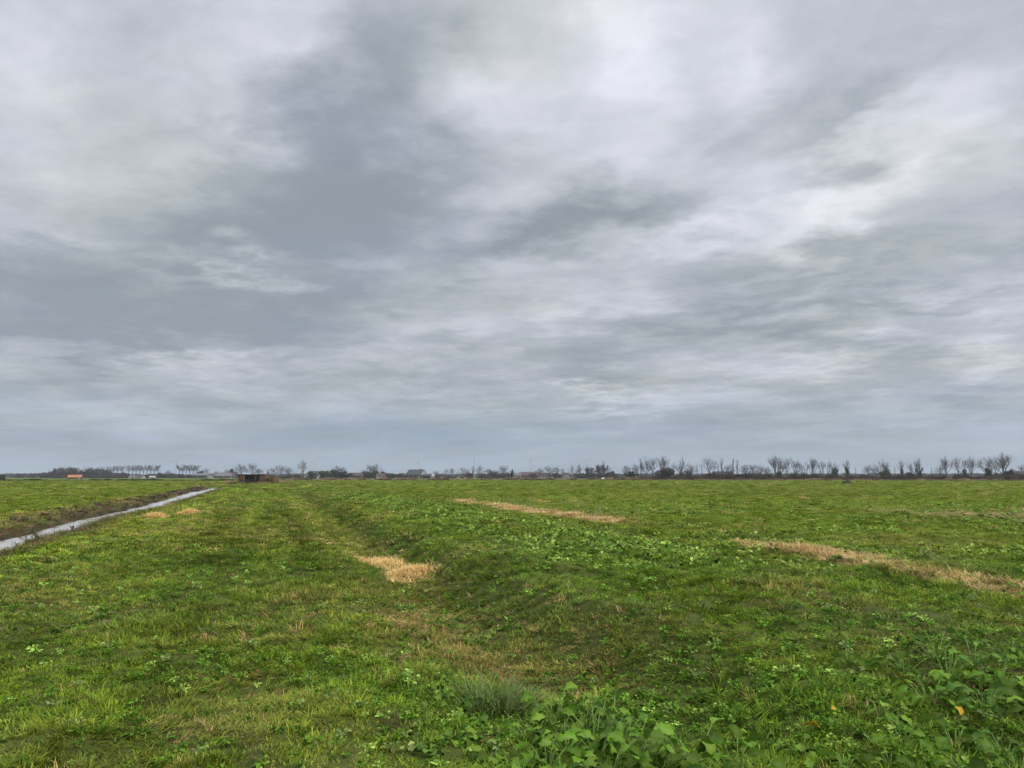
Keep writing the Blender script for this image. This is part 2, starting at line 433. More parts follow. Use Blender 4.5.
# ---------------------------------------------------------------- blades and leaves
def blades(rs, n, rad, length, lean, width, comb=None, base=(0, 0, 0), bend=1.1, spread=1.0, flat=False):
    """n tapering grass blades rising from a disc; returns verts, faces, along, blade"""
    r = rad * np.sqrt(rs.rand(n)); t = rs.rand(n) * 2 * np.pi
    bx, by = r * np.cos(t) + base[0], r * np.sin(t) + base[1]
    phi = t + rs.randn(n) * .9 * spread
    if comb is not None: phi = comb + rs.randn(n) * .55
    Lh = length[0] + (length[1] - length[0]) * rs.rand(n) ** 1.3
    a0 = np.abs(lean[0] * rs.randn(n) * .5) + .05
    if flat: a0 = lean[0] * (.62 + .5 * rs.rand(n))
    a1 = a0 + lean[1] * (.4 + .6 * rs.rand(n)) * bend
    w = width * (.6 + .8 * rs.rand(n)); tw = rs.randn(n) * .5
    px, pz = np.zeros(n), np.zeros(n)
    S = 4
    V, A, B = [], [], []
    sx, sy = -np.sin(phi + tw), np.cos(phi + tw)
    bl = rs.rand(n)
    for k in range(S):
        f = k / (S - 1)
        if k:
            an = a0 + (a1 - a0) * (f - .5 / (S - 1))
            px = px + np.sin(an) * Lh / (S - 1); pz = pz + np.cos(an) * Lh / (S - 1)
        cx, cy, cz = bx + px * np.cos(phi), by + px * np.sin(phi), base[2] + np.maximum(pz, .004 + .01 * f)
        ww = w * (.75, 1.0, .75, 0)[k] * .5
        if k < S - 1:
            V.append(np.stack([cx - sx * ww, cy - sy * ww, cz], 1)); V.append(np.stack([cx + sx * ww, cy + sy * ww, cz], 1))
            A += [np.full(n, f)] * 2; B += [bl] * 2
        else:
            V.append(np.stack([cx, cy, cz], 1)); A.append(np.full(n, f)); B.append(bl)
    v = np.stack(V, 1).reshape(-1, 3); al = np.stack(A, 1).ravel(); b = np.stack(B, 1).ravel()
    fs = []
    for i in range(n):
        o = i * 7
        fs += [(o, o + 1, o + 3, o + 2), (o + 2, o + 3, o + 5, o + 4), (o + 4, o + 5, o + 6)]
    return v, fs, al, b


def leaf_grid(rs, L, W, lobes=0.0, nlob=3, droop=.6, fold=.25, rows=8, start=0.0, kind='oval'):
    """one leaf lying along +x from the origin, rising then drooping"""
    cols = (-1, -.55, 0, .55, 1)
    V, vein = [], []
    x = z = 0.0
    ph = rs.rand() * 6
    for i in range(rows + 1):
        s = i / rows
        an = start - droop * s
        if i:
            x += math.cos(an) * L / rows; z += math.sin(an) * L / rows
        if kind == 'oval': w = math.sin(math.pi * min(s * .93 + .05, 1)) ** .75
        else: w = (min(s * 2.6, 1) ** .8) * (1 - max(0, (s - .45) / .56) ** 2.2)
        w = max(w, .03)
        if lobes and 0 < i < rows: w *= 1 + lobes * math.sin(s * nlob * 2 * math.pi + ph)
        for c in cols:
            e = abs(c)
            ww = W * .5 * w * c * (1 + .12 * lobes * math.sin(9 * s + 4 * c + ph))
            zz_ = fold * abs(ww) + .07 * W * e * math.sin(s * 11 + c * 2 + ph)
            V.append((x - math.sin(an) * zz_, ww, z + math.cos(an) * zz_)); vein.append(.45 if c == 0 else 0)
    nC = len(cols)
    fs = [(i * nC + j, i * nC + j + 1, (i + 1) * nC + j + 1, (i + 1) * nC + j) for i in range(rows) for j in range(nC - 1)]
    return V, fs, vein


def place_leaf(V, az, tilt, at, roll=0.0):
    m = Matrix.Rotation(az, 3, 'Z') @ Matrix.Rotation(-tilt, 3, 'Y') @ Matrix.Rotation(roll, 3, 'X')
    return [tuple(Vector(at) + m @ Vector(p)) for p in V]


def coll_of(name, objs):
    c = bpy.data.collections.new(name)
    for o in objs: c.objects.link(o)
    return c


def proto_blades(name, mat, seed, n, rad, length, lean, width, comb=None, bend=1.1, flat=False):
    v, f, al, b = blades(np.random.RandomState(seed), n, rad, length, lean, width, comb, bend=bend, flat=flat)
    return mesh_obj(name, v, f, mat, None, False, {'along': ('POINT', 'FLOAT', al), 'blade': ('POINT', 'FLOAT', b)}, link=False)


def proto_rosette(name, mat, seed, n, L, stalk, kind='oval', lobes=.0, rows=4, W=.5):
    rs = np.random.RandomState(seed)
    V, Fs, B, A = [], [], [], []
    for i in range(n):
        l = L * (.55 + .6 * rs.rand()); az = rs.rand() * 6.283; t = .15 + 1.0 * rs.rand()
        sl = stalk * (.3 + .9 * rs.rand()); at = (math.cos(az) * sl * math.cos(t + .2), math.sin(az) * sl * math.cos(t + .2), sl * math.sin(t + .2) + .01)
        v, f, ve = leaf_grid(rs, l, l * (W + .25 * rs.rand()), lobes, 2.5, .9 * rs.rand() + .2, .25, rows, 0, kind)
        v = place_leaf(v, az + rs.randn() * .3, t * .7 - .1 + .3 * rs.randn(), at, rs.randn() * .7)
        if stalk > .03:      # thin stalk
            k = len(V); s_ = Vector((-math.sin(az), math.cos(az), 0)) * .003
            V += [tuple(-s_), tuple(s_), tuple(Vector(at) + s_), tuple(Vector(at) - s_)]; Fs.append((k, k + 1, k + 2, k + 3)); B += [.9] * 4; A += [.5] * 4
        k = len(V); b = rs.rand()
        V += v; Fs += [tuple(q + k for q in g) for g in f]; B += [b] * len(v); A += ve
    return mesh_obj(name, V, Fs, mat, None, True, {'along': ('POINT', 'FLOAT', A), 'blade': ('POINT', 'FLOAT', B)}, link=False)


GRASS = coll_of('grass_kinds', [
    proto_blades('grass_tuft', M_BLADE, 1, 46, .11, (.025, .06), (1.3, 1.3), .0075),
    proto_blades('grass_tuft', M_BLADE, 2, 46, .12, (.025, .07), (1.5, 1.4), .0075),
    proto_blades('grass_tuft', M_BLADE, 3, 42, .11, (.03, .08), (1.4, 1.5), .008),
    proto_blades('grass_tuft', M_BLADE, 4, 44, .14, (.05, .135), (1.25, .45), .0075, 0.0, 1.0, True),
    proto_blades('grass_tuft', M_BLADE, 5, 44, .14, (.04, .12), (1.1, .7), .0075, 0.0, 1.0, True),
    proto_blades('grass_tuft', M_BLADE, 6, 60, .11, (.045, .115), (1.1, 1.5), .007),
    proto_blades('grass_tuft', M_BLADE, 7, 44, .13, (.035, .09), (1.2, 1.2), .012),
    proto_blades('grass_tuft', M_BLADE, 8, 44, .13, (.04, .11), (1.1, 1.2), .013),
])
WEEDS = coll_of('weed_kinds', [
    proto_rosette('weed_rosette', M_LEAF, 11, 12, .050, .05),
    proto_rosette('weed_rosette', M_LEAF, 12, 16, .040, .06, W=.7),
    proto_rosette('weed_rosette', M_LEAF, 13, 10, .075, .05, 'fan', .2),
    proto_rosette('weed_rosette', M_LEAF, 14, 9, .13, .09, 'fan', .25, 6),
    proto_rosette('weed_rosette', M_LEAF, 15, 8, .16, .12, 'fan', .2, 6, .55),
    proto_rosette('weed_rosette', M_LEAF, 16, 20, .030, .07, W=.8),
])
STRAWS = coll_of('straw_kinds', [
    proto_blades('straw_tuft', M_STRAW, 21, 60, .17, (.06, .22), (1.15, .5), .008, None, 1.0, True),
    proto_blades('straw_tuft', M_STRAW, 22, 60, .18, (.08, .26), (1.25, .45), .008, 0.0, 1.0, True),
    proto_blades('straw_tuft', M_STRAW, 23, 40, .15, (.06, .24), (.9, .9), .007),
    proto_blades('straw_tuft', M_STRAW, 24, 7, .16, (.45, .85), (.2, .35), .006),
])
REEDS = coll_of('reed_kinds', [
    proto_blades('reed_tuft', M_REED, 31, 90, .9, (.7, 1.7), (.35, .5), .05),
    proto_blades('reed_tuft', M_REED, 32, 90, .9, (.5, 1.3), (.5, .7), .05),
    proto_blades('reed_tuft', M_REED, 33, 70, .8, (1.0, 2.2), (.25, .4), .045),
])


def scatter(name, x, y, kind, scl, rz, tint, coll, tilt=.15, dz=0.0, seed=1, z=None):
    """one object whose points carry instances of the kinds in a collection"""
    rs = np.random.RandomState(seed); n = len(x)
    z = (height(x, y) if z is None else z) - .012 + dz
    me = bpy.data.meshes.new(name)
    me.vertices.add(n); me.vertices.foreach_set('co', np.stack([x, y, z], 1).astype(np.float32).ravel())
    a = me.attributes.new('kind_index', 'INT', 'POINT'); a.data.foreach_set('value', np.asarray(kind, np.int32))
    a = me.attributes.new('turn', 'FLOAT_VECTOR', 'POINT'); a.data.foreach_set('vector', np.stack([rs.randn(n) * tilt, rs.randn(n) * tilt, rz], 1).astype(np.float32).ravel())
    a = me.attributes.new('size', 'FLOAT_VECTOR', 'POINT'); a.data.foreach_set('vector', np.asarray(scl, np.float32).ravel())
    a = me.attributes.new('tint', 'FLOAT_COLOR', 'POINT'); a.data.foreach_set('color', np.concatenate([np.clip(tint, .003, .9), np.ones((n, 1))], 1).astype(np.float32).ravel())
    o = bpy.data.objects.new(name, me); COL.objects.link(o)
    g = bpy.data.node_groups.new(name + '_growth', 'GeometryNodeTree')
    g.interface.new_socket('Geometry', in_out='INPUT', socket_type='NodeSocketGeometry'); g.interface.new_socket('Geometry', in_out='OUTPUT', socket_type='NodeSocketGeometry')
    N, L = g.nodes, g.links
    gi, go = N.new('NodeGroupInput'), N.new('NodeGroupOutput')
    ip = N.new('GeometryNodeInstanceOnPoints'); ci = N.new('GeometryNodeCollectionInfo')
    ci.inputs['Collection'].default_value = coll; ci.inputs['Separate Children'].default_value = True; ci.inputs['Reset Children'].default_value = True
    ip.inputs['Pick Instance'].default_value = True
    def at(nm, typ):
        q = N.new('GeometryNodeInputNamedAttribute'); q.data_type = typ; q.inputs['Name'].default_value = nm
        return q.outputs['Attribute']
    L.new(gi.outputs[0], ip.inputs['Points']); L.new(ci.outputs[0], ip.inputs['Instance'])
    L.new(at('kind_index', 'INT'), ip.inputs['Instance Index']); L.new(at('turn', 'FLOAT_VECTOR'), ip.inputs['Rotation']); L.new(at('size', 'FLOAT_VECTOR'), ip.inputs['Scale'])
    L.new(ip.outputs[0], go.inputs[0])
    md = o.modifiers.new('growth', 'NODES'); md.node_group = g
    return o


def wedge(rs, n, r0, r1, half=R(50)):
    r = np.sqrt(r0 * r0 + (r1 * r1 - r0 * r0) * rs.rand(n)); t = (rs.rand(n) * 2 - 1) * half
    return r * np.sin(t), r * np.cos(t)


# ---------------------------------------------------------------- grass
rs = np.random.RandomState(5)
GX_, GY_, GK, GS, GR, GT = [], [], [], [], [], []
for r0, r1, dens, s, zs in ((3.3, 8.5, 290, .75, .95), (8.5, 18, 140, .9, 1.0), (18, 40, 26, 1.5, 1.15), (40, 110, 6, 2.6, 1.4), (110, 330, .9, 5.5, 1.8)):
    n = int(R(50) * (r1 * r1 - r0 * r0) * dens)
    x, y = wedge(rs, n, r0, r1)
    u, v = uv(x, y)
    dry, mud, straw, weed, tan = zones(x, y)
    du = ditch_u(u, v)
    keep = rs.rand(n) > np.maximum(.84 * mud, np.maximum(.8 * straw, np.maximum(.35 * weed, .72 * tan)))
    clump = np.maximum(bump(x, .55, .75) * bump(y, 5.1, .75), bump(x, 3.6, .8) * bump(y, 5.9, 1.0))
    keep &= rs.rand(n) > .75 * clump
    keep &= ~((du < -6.2 + .5 * sst(35, 60, v)) & (du > -8.0 - .9 * sst(48, 85, v)) & (v < 129))
    keep &= rs.rand(n) > .35 * sst(.10, .26, fbm(u * 2.6, v * 2.4, 301, 2)) * sst(16, 7, np.hypot(x, y)) + .2 * sst(.08, .3, fbm(u * 1.7, v * 1.5, 302, 2))
    x, y, u, v, dry = x[keep], y[keep], u[keep], v[keep], dry[keep]
    n = len(x)
    q = rs.rand(n)
    past = np.maximum(sst(12.5, 15, u), sst(-10, -12, u))
    flop = sst(-.12, .22, fbm(u * .5, v * .45, 303, 3)) * (1 - past)
    k = np.where(q < .62 * flop, rs.randint(3, 5, n), rs.randint(0, 3, n))
    tus = sst(.05, .2, fbm(u * .9, v * .8, 305, 2))
    k = np.where(rs.rand(n) < .45 * tus, 5, k)
    if r0 >= 18: k = np.where(rs.rand(n) < .75, rs.randint(6, 8, n), k)
    hgt = (.6 + .7 * rs.rand(n) ** 1.5) * (1 + .35 * tus) * (1 - .35 * past)
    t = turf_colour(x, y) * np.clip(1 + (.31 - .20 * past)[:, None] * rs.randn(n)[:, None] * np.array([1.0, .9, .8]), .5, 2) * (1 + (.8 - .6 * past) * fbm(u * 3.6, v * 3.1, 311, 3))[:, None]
    straws = rs.rand(n) < (.03 + .16 * dry)
    t = np.where(straws[:, None], np.array([.26, .20, .085]) * (.8 + .5 * rs.rand(n)[:, None]), t)
    comb = R(-8) + 2.6 * fbm(u * .6, v * .5, 307, 2) * 3 + rs.randn(n) * .6
    rz = np.where((k == 3) | (k == 4), comb, rs.rand(n) * 6.283)
    GX_.append(x); GY_.append(y); GK.append(k); GR.append(rz); GT.append(t * 1.42)
    w = s * (.8 + .45 * rs.rand(n))
    GS.append(np.stack([w, w, zs * hgt * (.82 if r0 < 5 else 1)], 1))
grass = scatter('grass', *(np.concatenate(q) for q in (GX_, GY_, GK, GS, GR, GT)), GRASS, seed=6)
tag(grass, 'uneven rough green grass covering the strip and fields', 'grass', kind='stuff')

# ---------------------------------------------------------------- broad-leaved weeds as ground cover
WX, WY, WK, WS, WR, WT = [], [], [], [], [], []
for r0, r1, dens, s in ((3.3, 9, 150, .75), (9, 22, 75, .85), (22, 60, 26, 1.0), (60, 120, 3, 1.5)):
    n = int(R(50) * (r1 * r1 - r0 * r0) * dens)
    x, y = wedge(rs, n, r0, r1)
    u, v = uv(x, y)
    weed = zones(x, y)[3]
    keep = (rs.rand(n) < weed * .95 + .20 * sst(40, 12, v) * (1 - weed)) & (u > -5.0)
    x, y, u, v = x[keep], y[keep], u[keep], v[keep]; n = len(x)
    big = sst(3.2, 5.5, u) * sst(9, 14, v)
    k = np.where(rs.rand(n) < .04 + .5 * big, rs.randint(2, 4, n), np.array([0, 1, 5])[rs.randint(0, 3, n)])
    front = sst(.6, 1.6, u) * sst(8.0, 6.6, v + .25 * u)
    k = np.where(rs.rand(n) < .24 * front, rs.randint(2, 4, n), k)
    w = s * (.5 + .7 * rs.rand(n)) * (1 - .10 * big) * np.where((k >= 2) & (k < 5) & (big < .5), .62, 1)
    t = np.array([.100, .205, .018]) * np.clip(1 + .3 * rs.randn(n)[:, None], .6, 1.7)
    pale = rs.rand(n) < .12 + .36 * big
    t = np.where(pale[:, None], np.array([.30, .46, .085]) * (.8 + .5 * rs.rand(n)[:, None]), t)
    grey = rs.rand(n) < .06
    t = np.where(grey[:, None], np.array([.21, .29, .085]) * (.8 + .4 * rs.rand(n)[:, None]), t)
    WX.append(x); WY.append(y); WK.append(k); WR.append(rs.rand(n) * 6.283); WT.append(t); WS.append(np.stack([w, w, w * (.9 if s < 1.2 else .6)], 1))
weeds = scatter('weeds', *(np.concatenate(q) for q in (WX, WY, WK, WS, WR, WT)), WEEDS, tilt=.25, seed=7, dz=.015)
tag(weeds, 'low broad-leaved weeds growing thickly through the grass on the raised strip', 'weeds', kind='stuff')

# ---------------------------------------------------------------- cut straw lying in the dry ditch
def straw_strip(name, label, v0, v1, ulo, uhi, n, scale, stalks, seed):
    rs = np.random.RandomState(seed)
    v = v0 + (v1 - v0) * rs.rand(n); u = ulo + (uhi - ulo) * rs.rand(n)
    m = straw_mask(u, v)
    keep = rs.rand(n) < m
    u, v = u[keep], v[keep]; n = len(u)
    x, y = xy(u, v)
    k = rs.randint(0, 3, n)
    lump = .5 + 1.9 * np.clip(fbm(u * 1.6, v * .9, 401, 3) + .15, 0, 1)
    w = scale * (.75 + .5 * rs.rand(n))
    t = np.array([.66, .51, .215]) * (.72 + .5 * rs.rand(n)[:, None]) * np.array([1, 1, 1.0])
    odd = rs.rand(n) < .25
    t = np.where(odd[:, None], np.array([.30, .25, .13]), t)
    rz = TH + np.pi / 2 + rs.randn(n) * .5
    s = np.stack([w, w, .8 * w * lump], 1)
    ns = stalks
    if ns:
        vs = v0 + (v1 - v0) * rs.beta(1.2, 2.2, ns); us = ulo + (uhi - ulo) * (.6 + .5 * rs.rand(ns))
        xs, ys = xy(us, vs)
        x, y = np.r_[x, xs], np.r_[y, ys]; k = np.r_[k, np.full(ns, 3)]; rz = np.r_[rz, rs.rand(ns) * 6]
        s = np.r_[s, np.stack([np.ones(ns)] * 3, 1) * (.7 + .4 * rs.rand(ns))[:, None]]; t = np.r_[t, np.tile([.34, .30, .16], (ns, 1))]
    o = scatter(name, x, y, k, s, rz, t, STRAWS, tilt=.12, seed=seed)
    return tag(o, label, 'dry reeds', kind='stuff')


straw_strip('dry_reeds', 'farther strip of pale cut reed straw beyond the weedy ridge', 26, 55, 11.4, 13.2, 4300, 1.2, 40, 61)
straw_strip('dry_reeds', 'nearer strip of orange-tan cut reed straw running off at the frame edge', 6.5, 18.0, 9.0, 11.7, 4800, .85, 14, 62)

# ---------------------------------------------------------------- straw patches lying on the grass: things
def straw_blade_mat(name, rgb, **kw):
    m = blade_mat(name, **kw)
    for n in list(m.node_tree.nodes):
        if n.type == 'ATTRIBUTE' and n.attribute_type == 'INSTANCER':
            c = m.node_tree.nodes.new('ShaderNodeRGB'); c.outputs[0].default_value = (*rgb, 1)
            for l in list(n.outputs['Color'].links): m.node_tree.links.new(c.outputs[0], l.to_socket)
    return m


M_PATCH = straw_blade_mat('pale_straw', (.66, .51, .22), rough=.6, spec=.2, transl=.15, vary=.35)
for lobes_, lab in ((PATCHES[:2], 'ragged pale straw heap of two lobes lying in the grassy furrow'),
                    (PATCHES[2:3], 'small tan straw patch on the grass closer to the water ditch'),
                    (PATCHES[3:], 'small faded straw patch on the grass farther from the water ditch')):
    rs = np.random.RandomState(int(lobes_[0][1] * 10))
    X0, Y0 = xy(lobes_[0][0], lobes_[0][1])
    z0 = float(height(np.array([X0]), np.array([Y0]))[0])
    V, Fs, A, B = [], [], [], []
    for pu, pv, ru, rv in lobes_:
        near_ = pv < 30
        for i in range(150 if near_ else 90):
            r, t = 1.25 * rs.rand() ** .6, rs.rand() * 6.283
            r *= 1 + .35 * math.sin(3 * t + pv) * rs.rand()
            x, y = xy(pu + ru * r * math.cos(t), pv + rv * r * math.sin(t))
            z = float(height(np.array([x]), np.array([y]))[0])
            v, f, al, b = blades(rs, 26, .15, (.06, .21), (1.1 if i % 3 else .7, .6), .008 if near_ else .012, None, (x - X0, y - Y0, z - z0 + .12 * max(0, 1 - r)), flat=True)
            k = len(V); V += [tuple(p) for p in v]; Fs += [tuple(q + k for q in g) for g in f]; A += list(al); B += list(b)
    o = mesh_obj('straw_patch', V, Fs, M_PATCH, None, False, {'along': ('POINT', 'FLOAT', A), 'blade': ('POINT', 'FLOAT', B)})
    o.location = (X0, Y0, z0)
    tag(o, lab, 'straw', 'straw patches lying on the grass strip')

# ---------------------------------------------------------------- bluish tussock
M_TUSS = straw_blade_mat('tussock_blade', (.120, .190, .052), rough=.5, spec=.2, transl=.2, vary=.4)
M_TUSSD = straw_blade_mat('tussock_dead_blade', (.27, .24, .14), rough=.6, spec=.2, transl=.15, vary=.3)
tx, ty = near(497, 704)
tz = float(height(np.array([tx]), np.array([ty]))[0])
root = empty('grass_tussock', (tx, ty, tz))
tag(root, 'dense bluish grass tussock arching beside the tall leafy weeds', 'tussock')
rs = np.random.RandomState(77)
for nm, mt, cnt, ln in (('living_blades', M_TUSS, 640, (.12, .38)), ('dead_blades', M_TUSSD, 40, (.12, .36))):
    v, f, al, b = blades(rs, cnt, .19, ln, (.9, 1.5), .0075, R(-20), spread=.6) if nm[0] == 'l' and False else blades(rs, cnt, .24, ln, (1.5, 1.3), .0075, None, spread=1.0)
    mesh_obj(nm, v, f, mt, root, False, {'along': ('POINT', 'FLOAT', al), 'blade': ('POINT', 'FLOAT', b)})

# ---------------------------------------------------------------- tall leafy weeds in the foreground
M_BIG = leaf_mat('broad_leaf', (.110, .225, .016))
M_BIGP = leaf_mat('pale_broad_leaf', (.145, .265, .028))
M_BIGB = leaf_mat('bluish_broad_leaf', (.095, .195, .024), vein=(.16, .24, .10))
M_STALK = solid('leaf_stalk', (.15, .25, .05), .5, .2, 30)
M_YEL = leaf_mat('yellow_leaf', (.55, .40, .03), vein=(.7, .55, .15), transl=.3)


def leafy(px, py, label, n, L, stalk, mat, seed, lobes=.22, group=None, W=.55, up=1.05, name='leafy_weed'):
    rs = np.random.RandomState(seed); n = int(n * 2.1); L = L * (.92 if px < 780 else .90); stalk *= 1.15; lobes = lobes * 1.5
    x, y = near(px, py); z = float(height(np.array([x]), np.array([y]))[0])
    root = empty(name, (x, y, z - .01), rs.rand() * 6.28)
    tag(root, label, 'weed', group)
    V, Fs, VE, B = [], [], [], []
    st = MB()
    for i in range(n):
        az = i * 2.4 + rs.randn() * .5; l = L * (.6 + .55 * rs.rand()); s = stalk * (.45 + .75 * rs.rand())
        e0 = up + .3 * rs.randn(); e0 = min(max(e0, .35), 1.5)
        p0 = Vector((.02 * math.cos(az), .02 * math.sin(az), 0)); pts = [p0]; e = e0
        for q in range(4):
            pts.append(pts[-1] + Vector((math.cos(az) * math.cos(e), math.sin(az) * math.cos(e), math.sin(e))) * s / 4); e -= .10
        st.tube(pts, [.0048, .0042, .0036, .003, .0025], 5)
        v, f, ve = leaf_grid(rs, l, l * W * (.8 + .4 * rs.rand()), lobes, 2.6 + rs.rand(), .7 + .9 * rs.rand(), .22, 9, 0, 'fan')
        v = place_leaf(v, az, e - .7 * rs.rand() - .1, pts[-1], rs.randn() * .6)
        k = len(V); V += v; Fs += [tuple(a + k for a in g) for g in f]; VE += ve; B += [rs.rand()] * len(v)
    mesh_obj('leaves', V, Fs, mat, root, True, {'vein': ('POINT', 'FLOAT', VE), 'blade': ('POINT', 'FLOAT', B)})
    st.build('stalks', M_STALK, root, True)
    return root


G1 = 'tall leafy weeds clumped in the middle foreground'
L1 = 'green broad-leaved weed in the dense clump right of the bluish tussock'
for i, (px, py, n, L, s) in enumerate(((552, 722, 9, .14, .20), (585, 716, 10, .15, .24), (612, 726, 9, .14, .24), (566, 748, 9, .13, .16), (598, 757, 10, .13, .15),
                                       (548, 768, 9, .13, .14), (632, 752, 8, .13, .16), (585, 785, 9, .13, .13), (640, 782, 9, .12, .14), (530, 742, 7, .11, .12), (622, 738, 7, .13, .2), (560, 735, 9, .13, .2), (595, 742, 9, .13, .22), (650, 760, 9, .12, .18), (675, 785, 9, .12, .14), (610, 775, 9, .12, .14), (560, 785, 9, .12, .12), (715, 795, 9, .12, .14), (700, 758, 7, .11, .12), (530, 778, 8, .11, .1))):
    leafy(px, py, L1, n, L, s, (M_BIG, M_BIG, M_BIGB, M_BIGP)[i % 4], 500 + i, group=G1)
leafy(690, 772, 'weed with one broad drooping leaf raised on a long pale stalk', 4, .15, .26, M_BIGP, 540, .12, G1, .75, 1.2)
leafy(664, 770, 'weed with several cupped leaves on stalks left of the drooping big leaf', 5, .12, .24, M_BIGP, 541, .15, G1, .75, 1.2)
leafy(738, 780, 'weed with upright pale stalk standing right of the drooping big leaf', 5, .13, .22, M_BIG, 542, .15, G1, .75, 1.2)
G2 = 'leafy weeds in the clump at the lower frame corner'
L2 = 'glossy broad-leaved weed in the dense clump around the upright yellowed leaf'
for i, (px, py, n, L, s) in enumerate(((905, 690, 8, .12, .18), (938, 682, 8, .13, .2), (975, 690, 9, .13, .2), (1012, 684, 9, .14, .2), (930, 716, 9, .15, .16), (985, 722, 9, .16, .16),
                                       (1022, 712, 9, .15, .18), (905, 745, 8, .13, .12), (955, 750, 9, .14, .12), (1005, 756, 9, .14, .14), (1045, 735, 9, .14, .16), (920, 775, 9, .13, .12), (970, 780, 9, .13, .12), (1020, 785, 9, .13, .13), (890, 765, 8, .12, .1), (950, 700, 9, .13, .18), (1000, 705, 9, .13, .18), (1045, 690, 8, .14, .18), (880, 722, 6, .12, .1))):
    leafy(px, py, L2, n, L, s, (M_BIG, M_BIGB, M_BIGP, M_BIG)[i % 4], 560 + i, group=G2)
L3 = 'small low leafy weed half buried in the grass between the two big clumps'
for i, (px, py, n, L, s) in enumerate(((775, 705, 6, .12, .09), (800, 745, 7, .12, .08), (845, 765, 8, .11, .08), (760, 735, 6, .11, .08), (850, 690, 6, .11, .08), (820, 770, 7, .1, .08), (790, 670, 5, .1, .08))):
    leafy(px, py, L3, n, L, s, (M_BIG, M_BIGP)[i % 2], 590 + i, group='low leafy weeds between the clumps')
L4 = 'low leafy weed with pale mottled leaves just left of the bluish tussock'
for i, (px, py, n, L, s) in enumerate(((455, 712, 9, .08, .07), (470, 730, 9, .08, .07), (440, 700, 9, .075, .06), (478, 706, 8, .08, .09), (455, 745, 9, .08, .07), (430, 755, 8, .08, .06), (490, 760, 8, .09, .07))):
    leafy(px, py, L4, n, L, s, (M_BIGP, M_BIGB)[i % 2], 620 + i, .1, group='low pale weeds beside the tussock', W=.8)


def lone_leaf(px, py, dz, label, L, az, tilt, roll, seed):
    rs = np.random.RandomState(seed)
    x, y = near(px, py); z = float(height(np.array([x]), np.array([y]))[0])
    v, f, ve = leaf_grid(rs, L, L * .75, .1, 2.5, .9, .5, 8, 0, 'fan')
    v = place_leaf(v, az, tilt, (0, 0, 0), roll)
    o = mesh_obj('yellow_leaf', v, f, M_YEL, None, True, {'vein': ('POINT', 'FLOAT', ve), 'blade': ('POINT', 'FLOAT', [.6] * len(v))})
    sd = o.modifiers.new('thickness', 'SOLIDIFY'); sd.thickness = .001
    o.location = (x, y, z + dz)
    tag(o, label, 'leaf', 'yellow leaves')


lone_leaf(820, 736, .075, 'bright yellow fallen leaf lying in the grass between the weed clumps', .10, 2.6, .5, .5, 1)
lone_leaf(832, 728, .085, 'tiny yellow leaf just above the larger fallen yellow leaf', .055, .3, .3, .5, 3)
lone_leaf(962, 738, .13, 'crumpled yellow leaf standing up among the glossy weeds in the corner clump', .075, 1.2, 1.1, .7, 2)

# ---------------------------------------------------------------- trees
M_BARK = solid('bark', (.070, .060, .052), .9, .3, 2.0, .1)
M_TWIG = solid('twigs', (.062, .051, .043), .9, .3, .4, .1)
M_TWIGR = solid('reddish_twigs', (.115, .078, .058), .9, .3, .4, .1)
M_PALEBARK = solid('pale_bark', (.26, .22, .18), .9, .3, 1.0, .1)
M_EVER = solid('dark_evergreen_leaves', (.022, .040, .022), .8, .5, .5, .15)
M_IVY = solid('ivy_leaves', (.030, .050, .020), .7, .5, .6, .2)
M_BUSH = solid('brown_bush', (.075, .058, .042), .9, .4, .6, .1)
M_GBUSH = solid('green_bush', (.055, .080, .032), .9, .4, .4, .1)


def tri_tube(mb, p, q, r0, r1):
    d = (q - p); L = d.length
    if L < 1e-6: return
    d /= L
    a = d.cross(Vector((.3, .5, .8))).normalized(); b = d.cross(a)
    k = len(mb.v)
    for c, r in ((p, r0), (q, r1)):
        for j in range(3):
            t = j * 2.0944
            mb.v.append(tuple(c + r * (math.cos(t) * a + math.sin(t) * b)))
    mb.f += [(k, k + 1, k + 4, k + 3), (k + 1, k + 2, k + 5, k + 4), (k + 2, k, k + 3, k + 5)]


def grow(mb, rnd, p, d, L, r, lvl, P):
    """recursive limb; P holds the habit of the kind"""
    segs = 3 if lvl < P['levels'] else 2
    pts = [p]
    for s in range(segs):
        d = (d + Vector((rnd.gauss(0, P['wob']), rnd.gauss(0, P['wob']), rnd.gauss(0, P['wob']) + P['lift'] * (.5 if lvl < 2 else 1)))).normalized()
        pts.append(pts[-1] + d * L / segs)
    for s in range(segs):
        tri_tube(mb, pts[s], pts[s + 1], r * (1 - .55 * s / segs), max(r * (1 - .55 * (s + 1) / segs), P['rmin'] * .5))
    if lvl >= P['levels']: return
    n = P['kids'][min(lvl, len(P['kids']) - 1)]
    for i in range(n):
        f = P['from'] + (1 - P['from']) * (i + rnd.random()) / n
        k = min(int(f * segs), segs - 1); q = pts[k].lerp(pts[k + 1], f * segs - k)
        az = rnd.random() * 6.283
        a = d.cross(Vector((math.cos(az), math.sin(az), .2))).normalized()
        an = P['angle'] * (.6 + .7 * rnd.random())
        nd = (d * math.cos(an) + a * math.sin(an)).normalized()
        grow(mb, rnd, q, nd, L * P['ratio'] * (.7 + .5 * rnd.random()) * (1.15 - .4 * f), max(r * .5 * (1.1 - .4 * f), P['rmin']), lvl + 1, P)


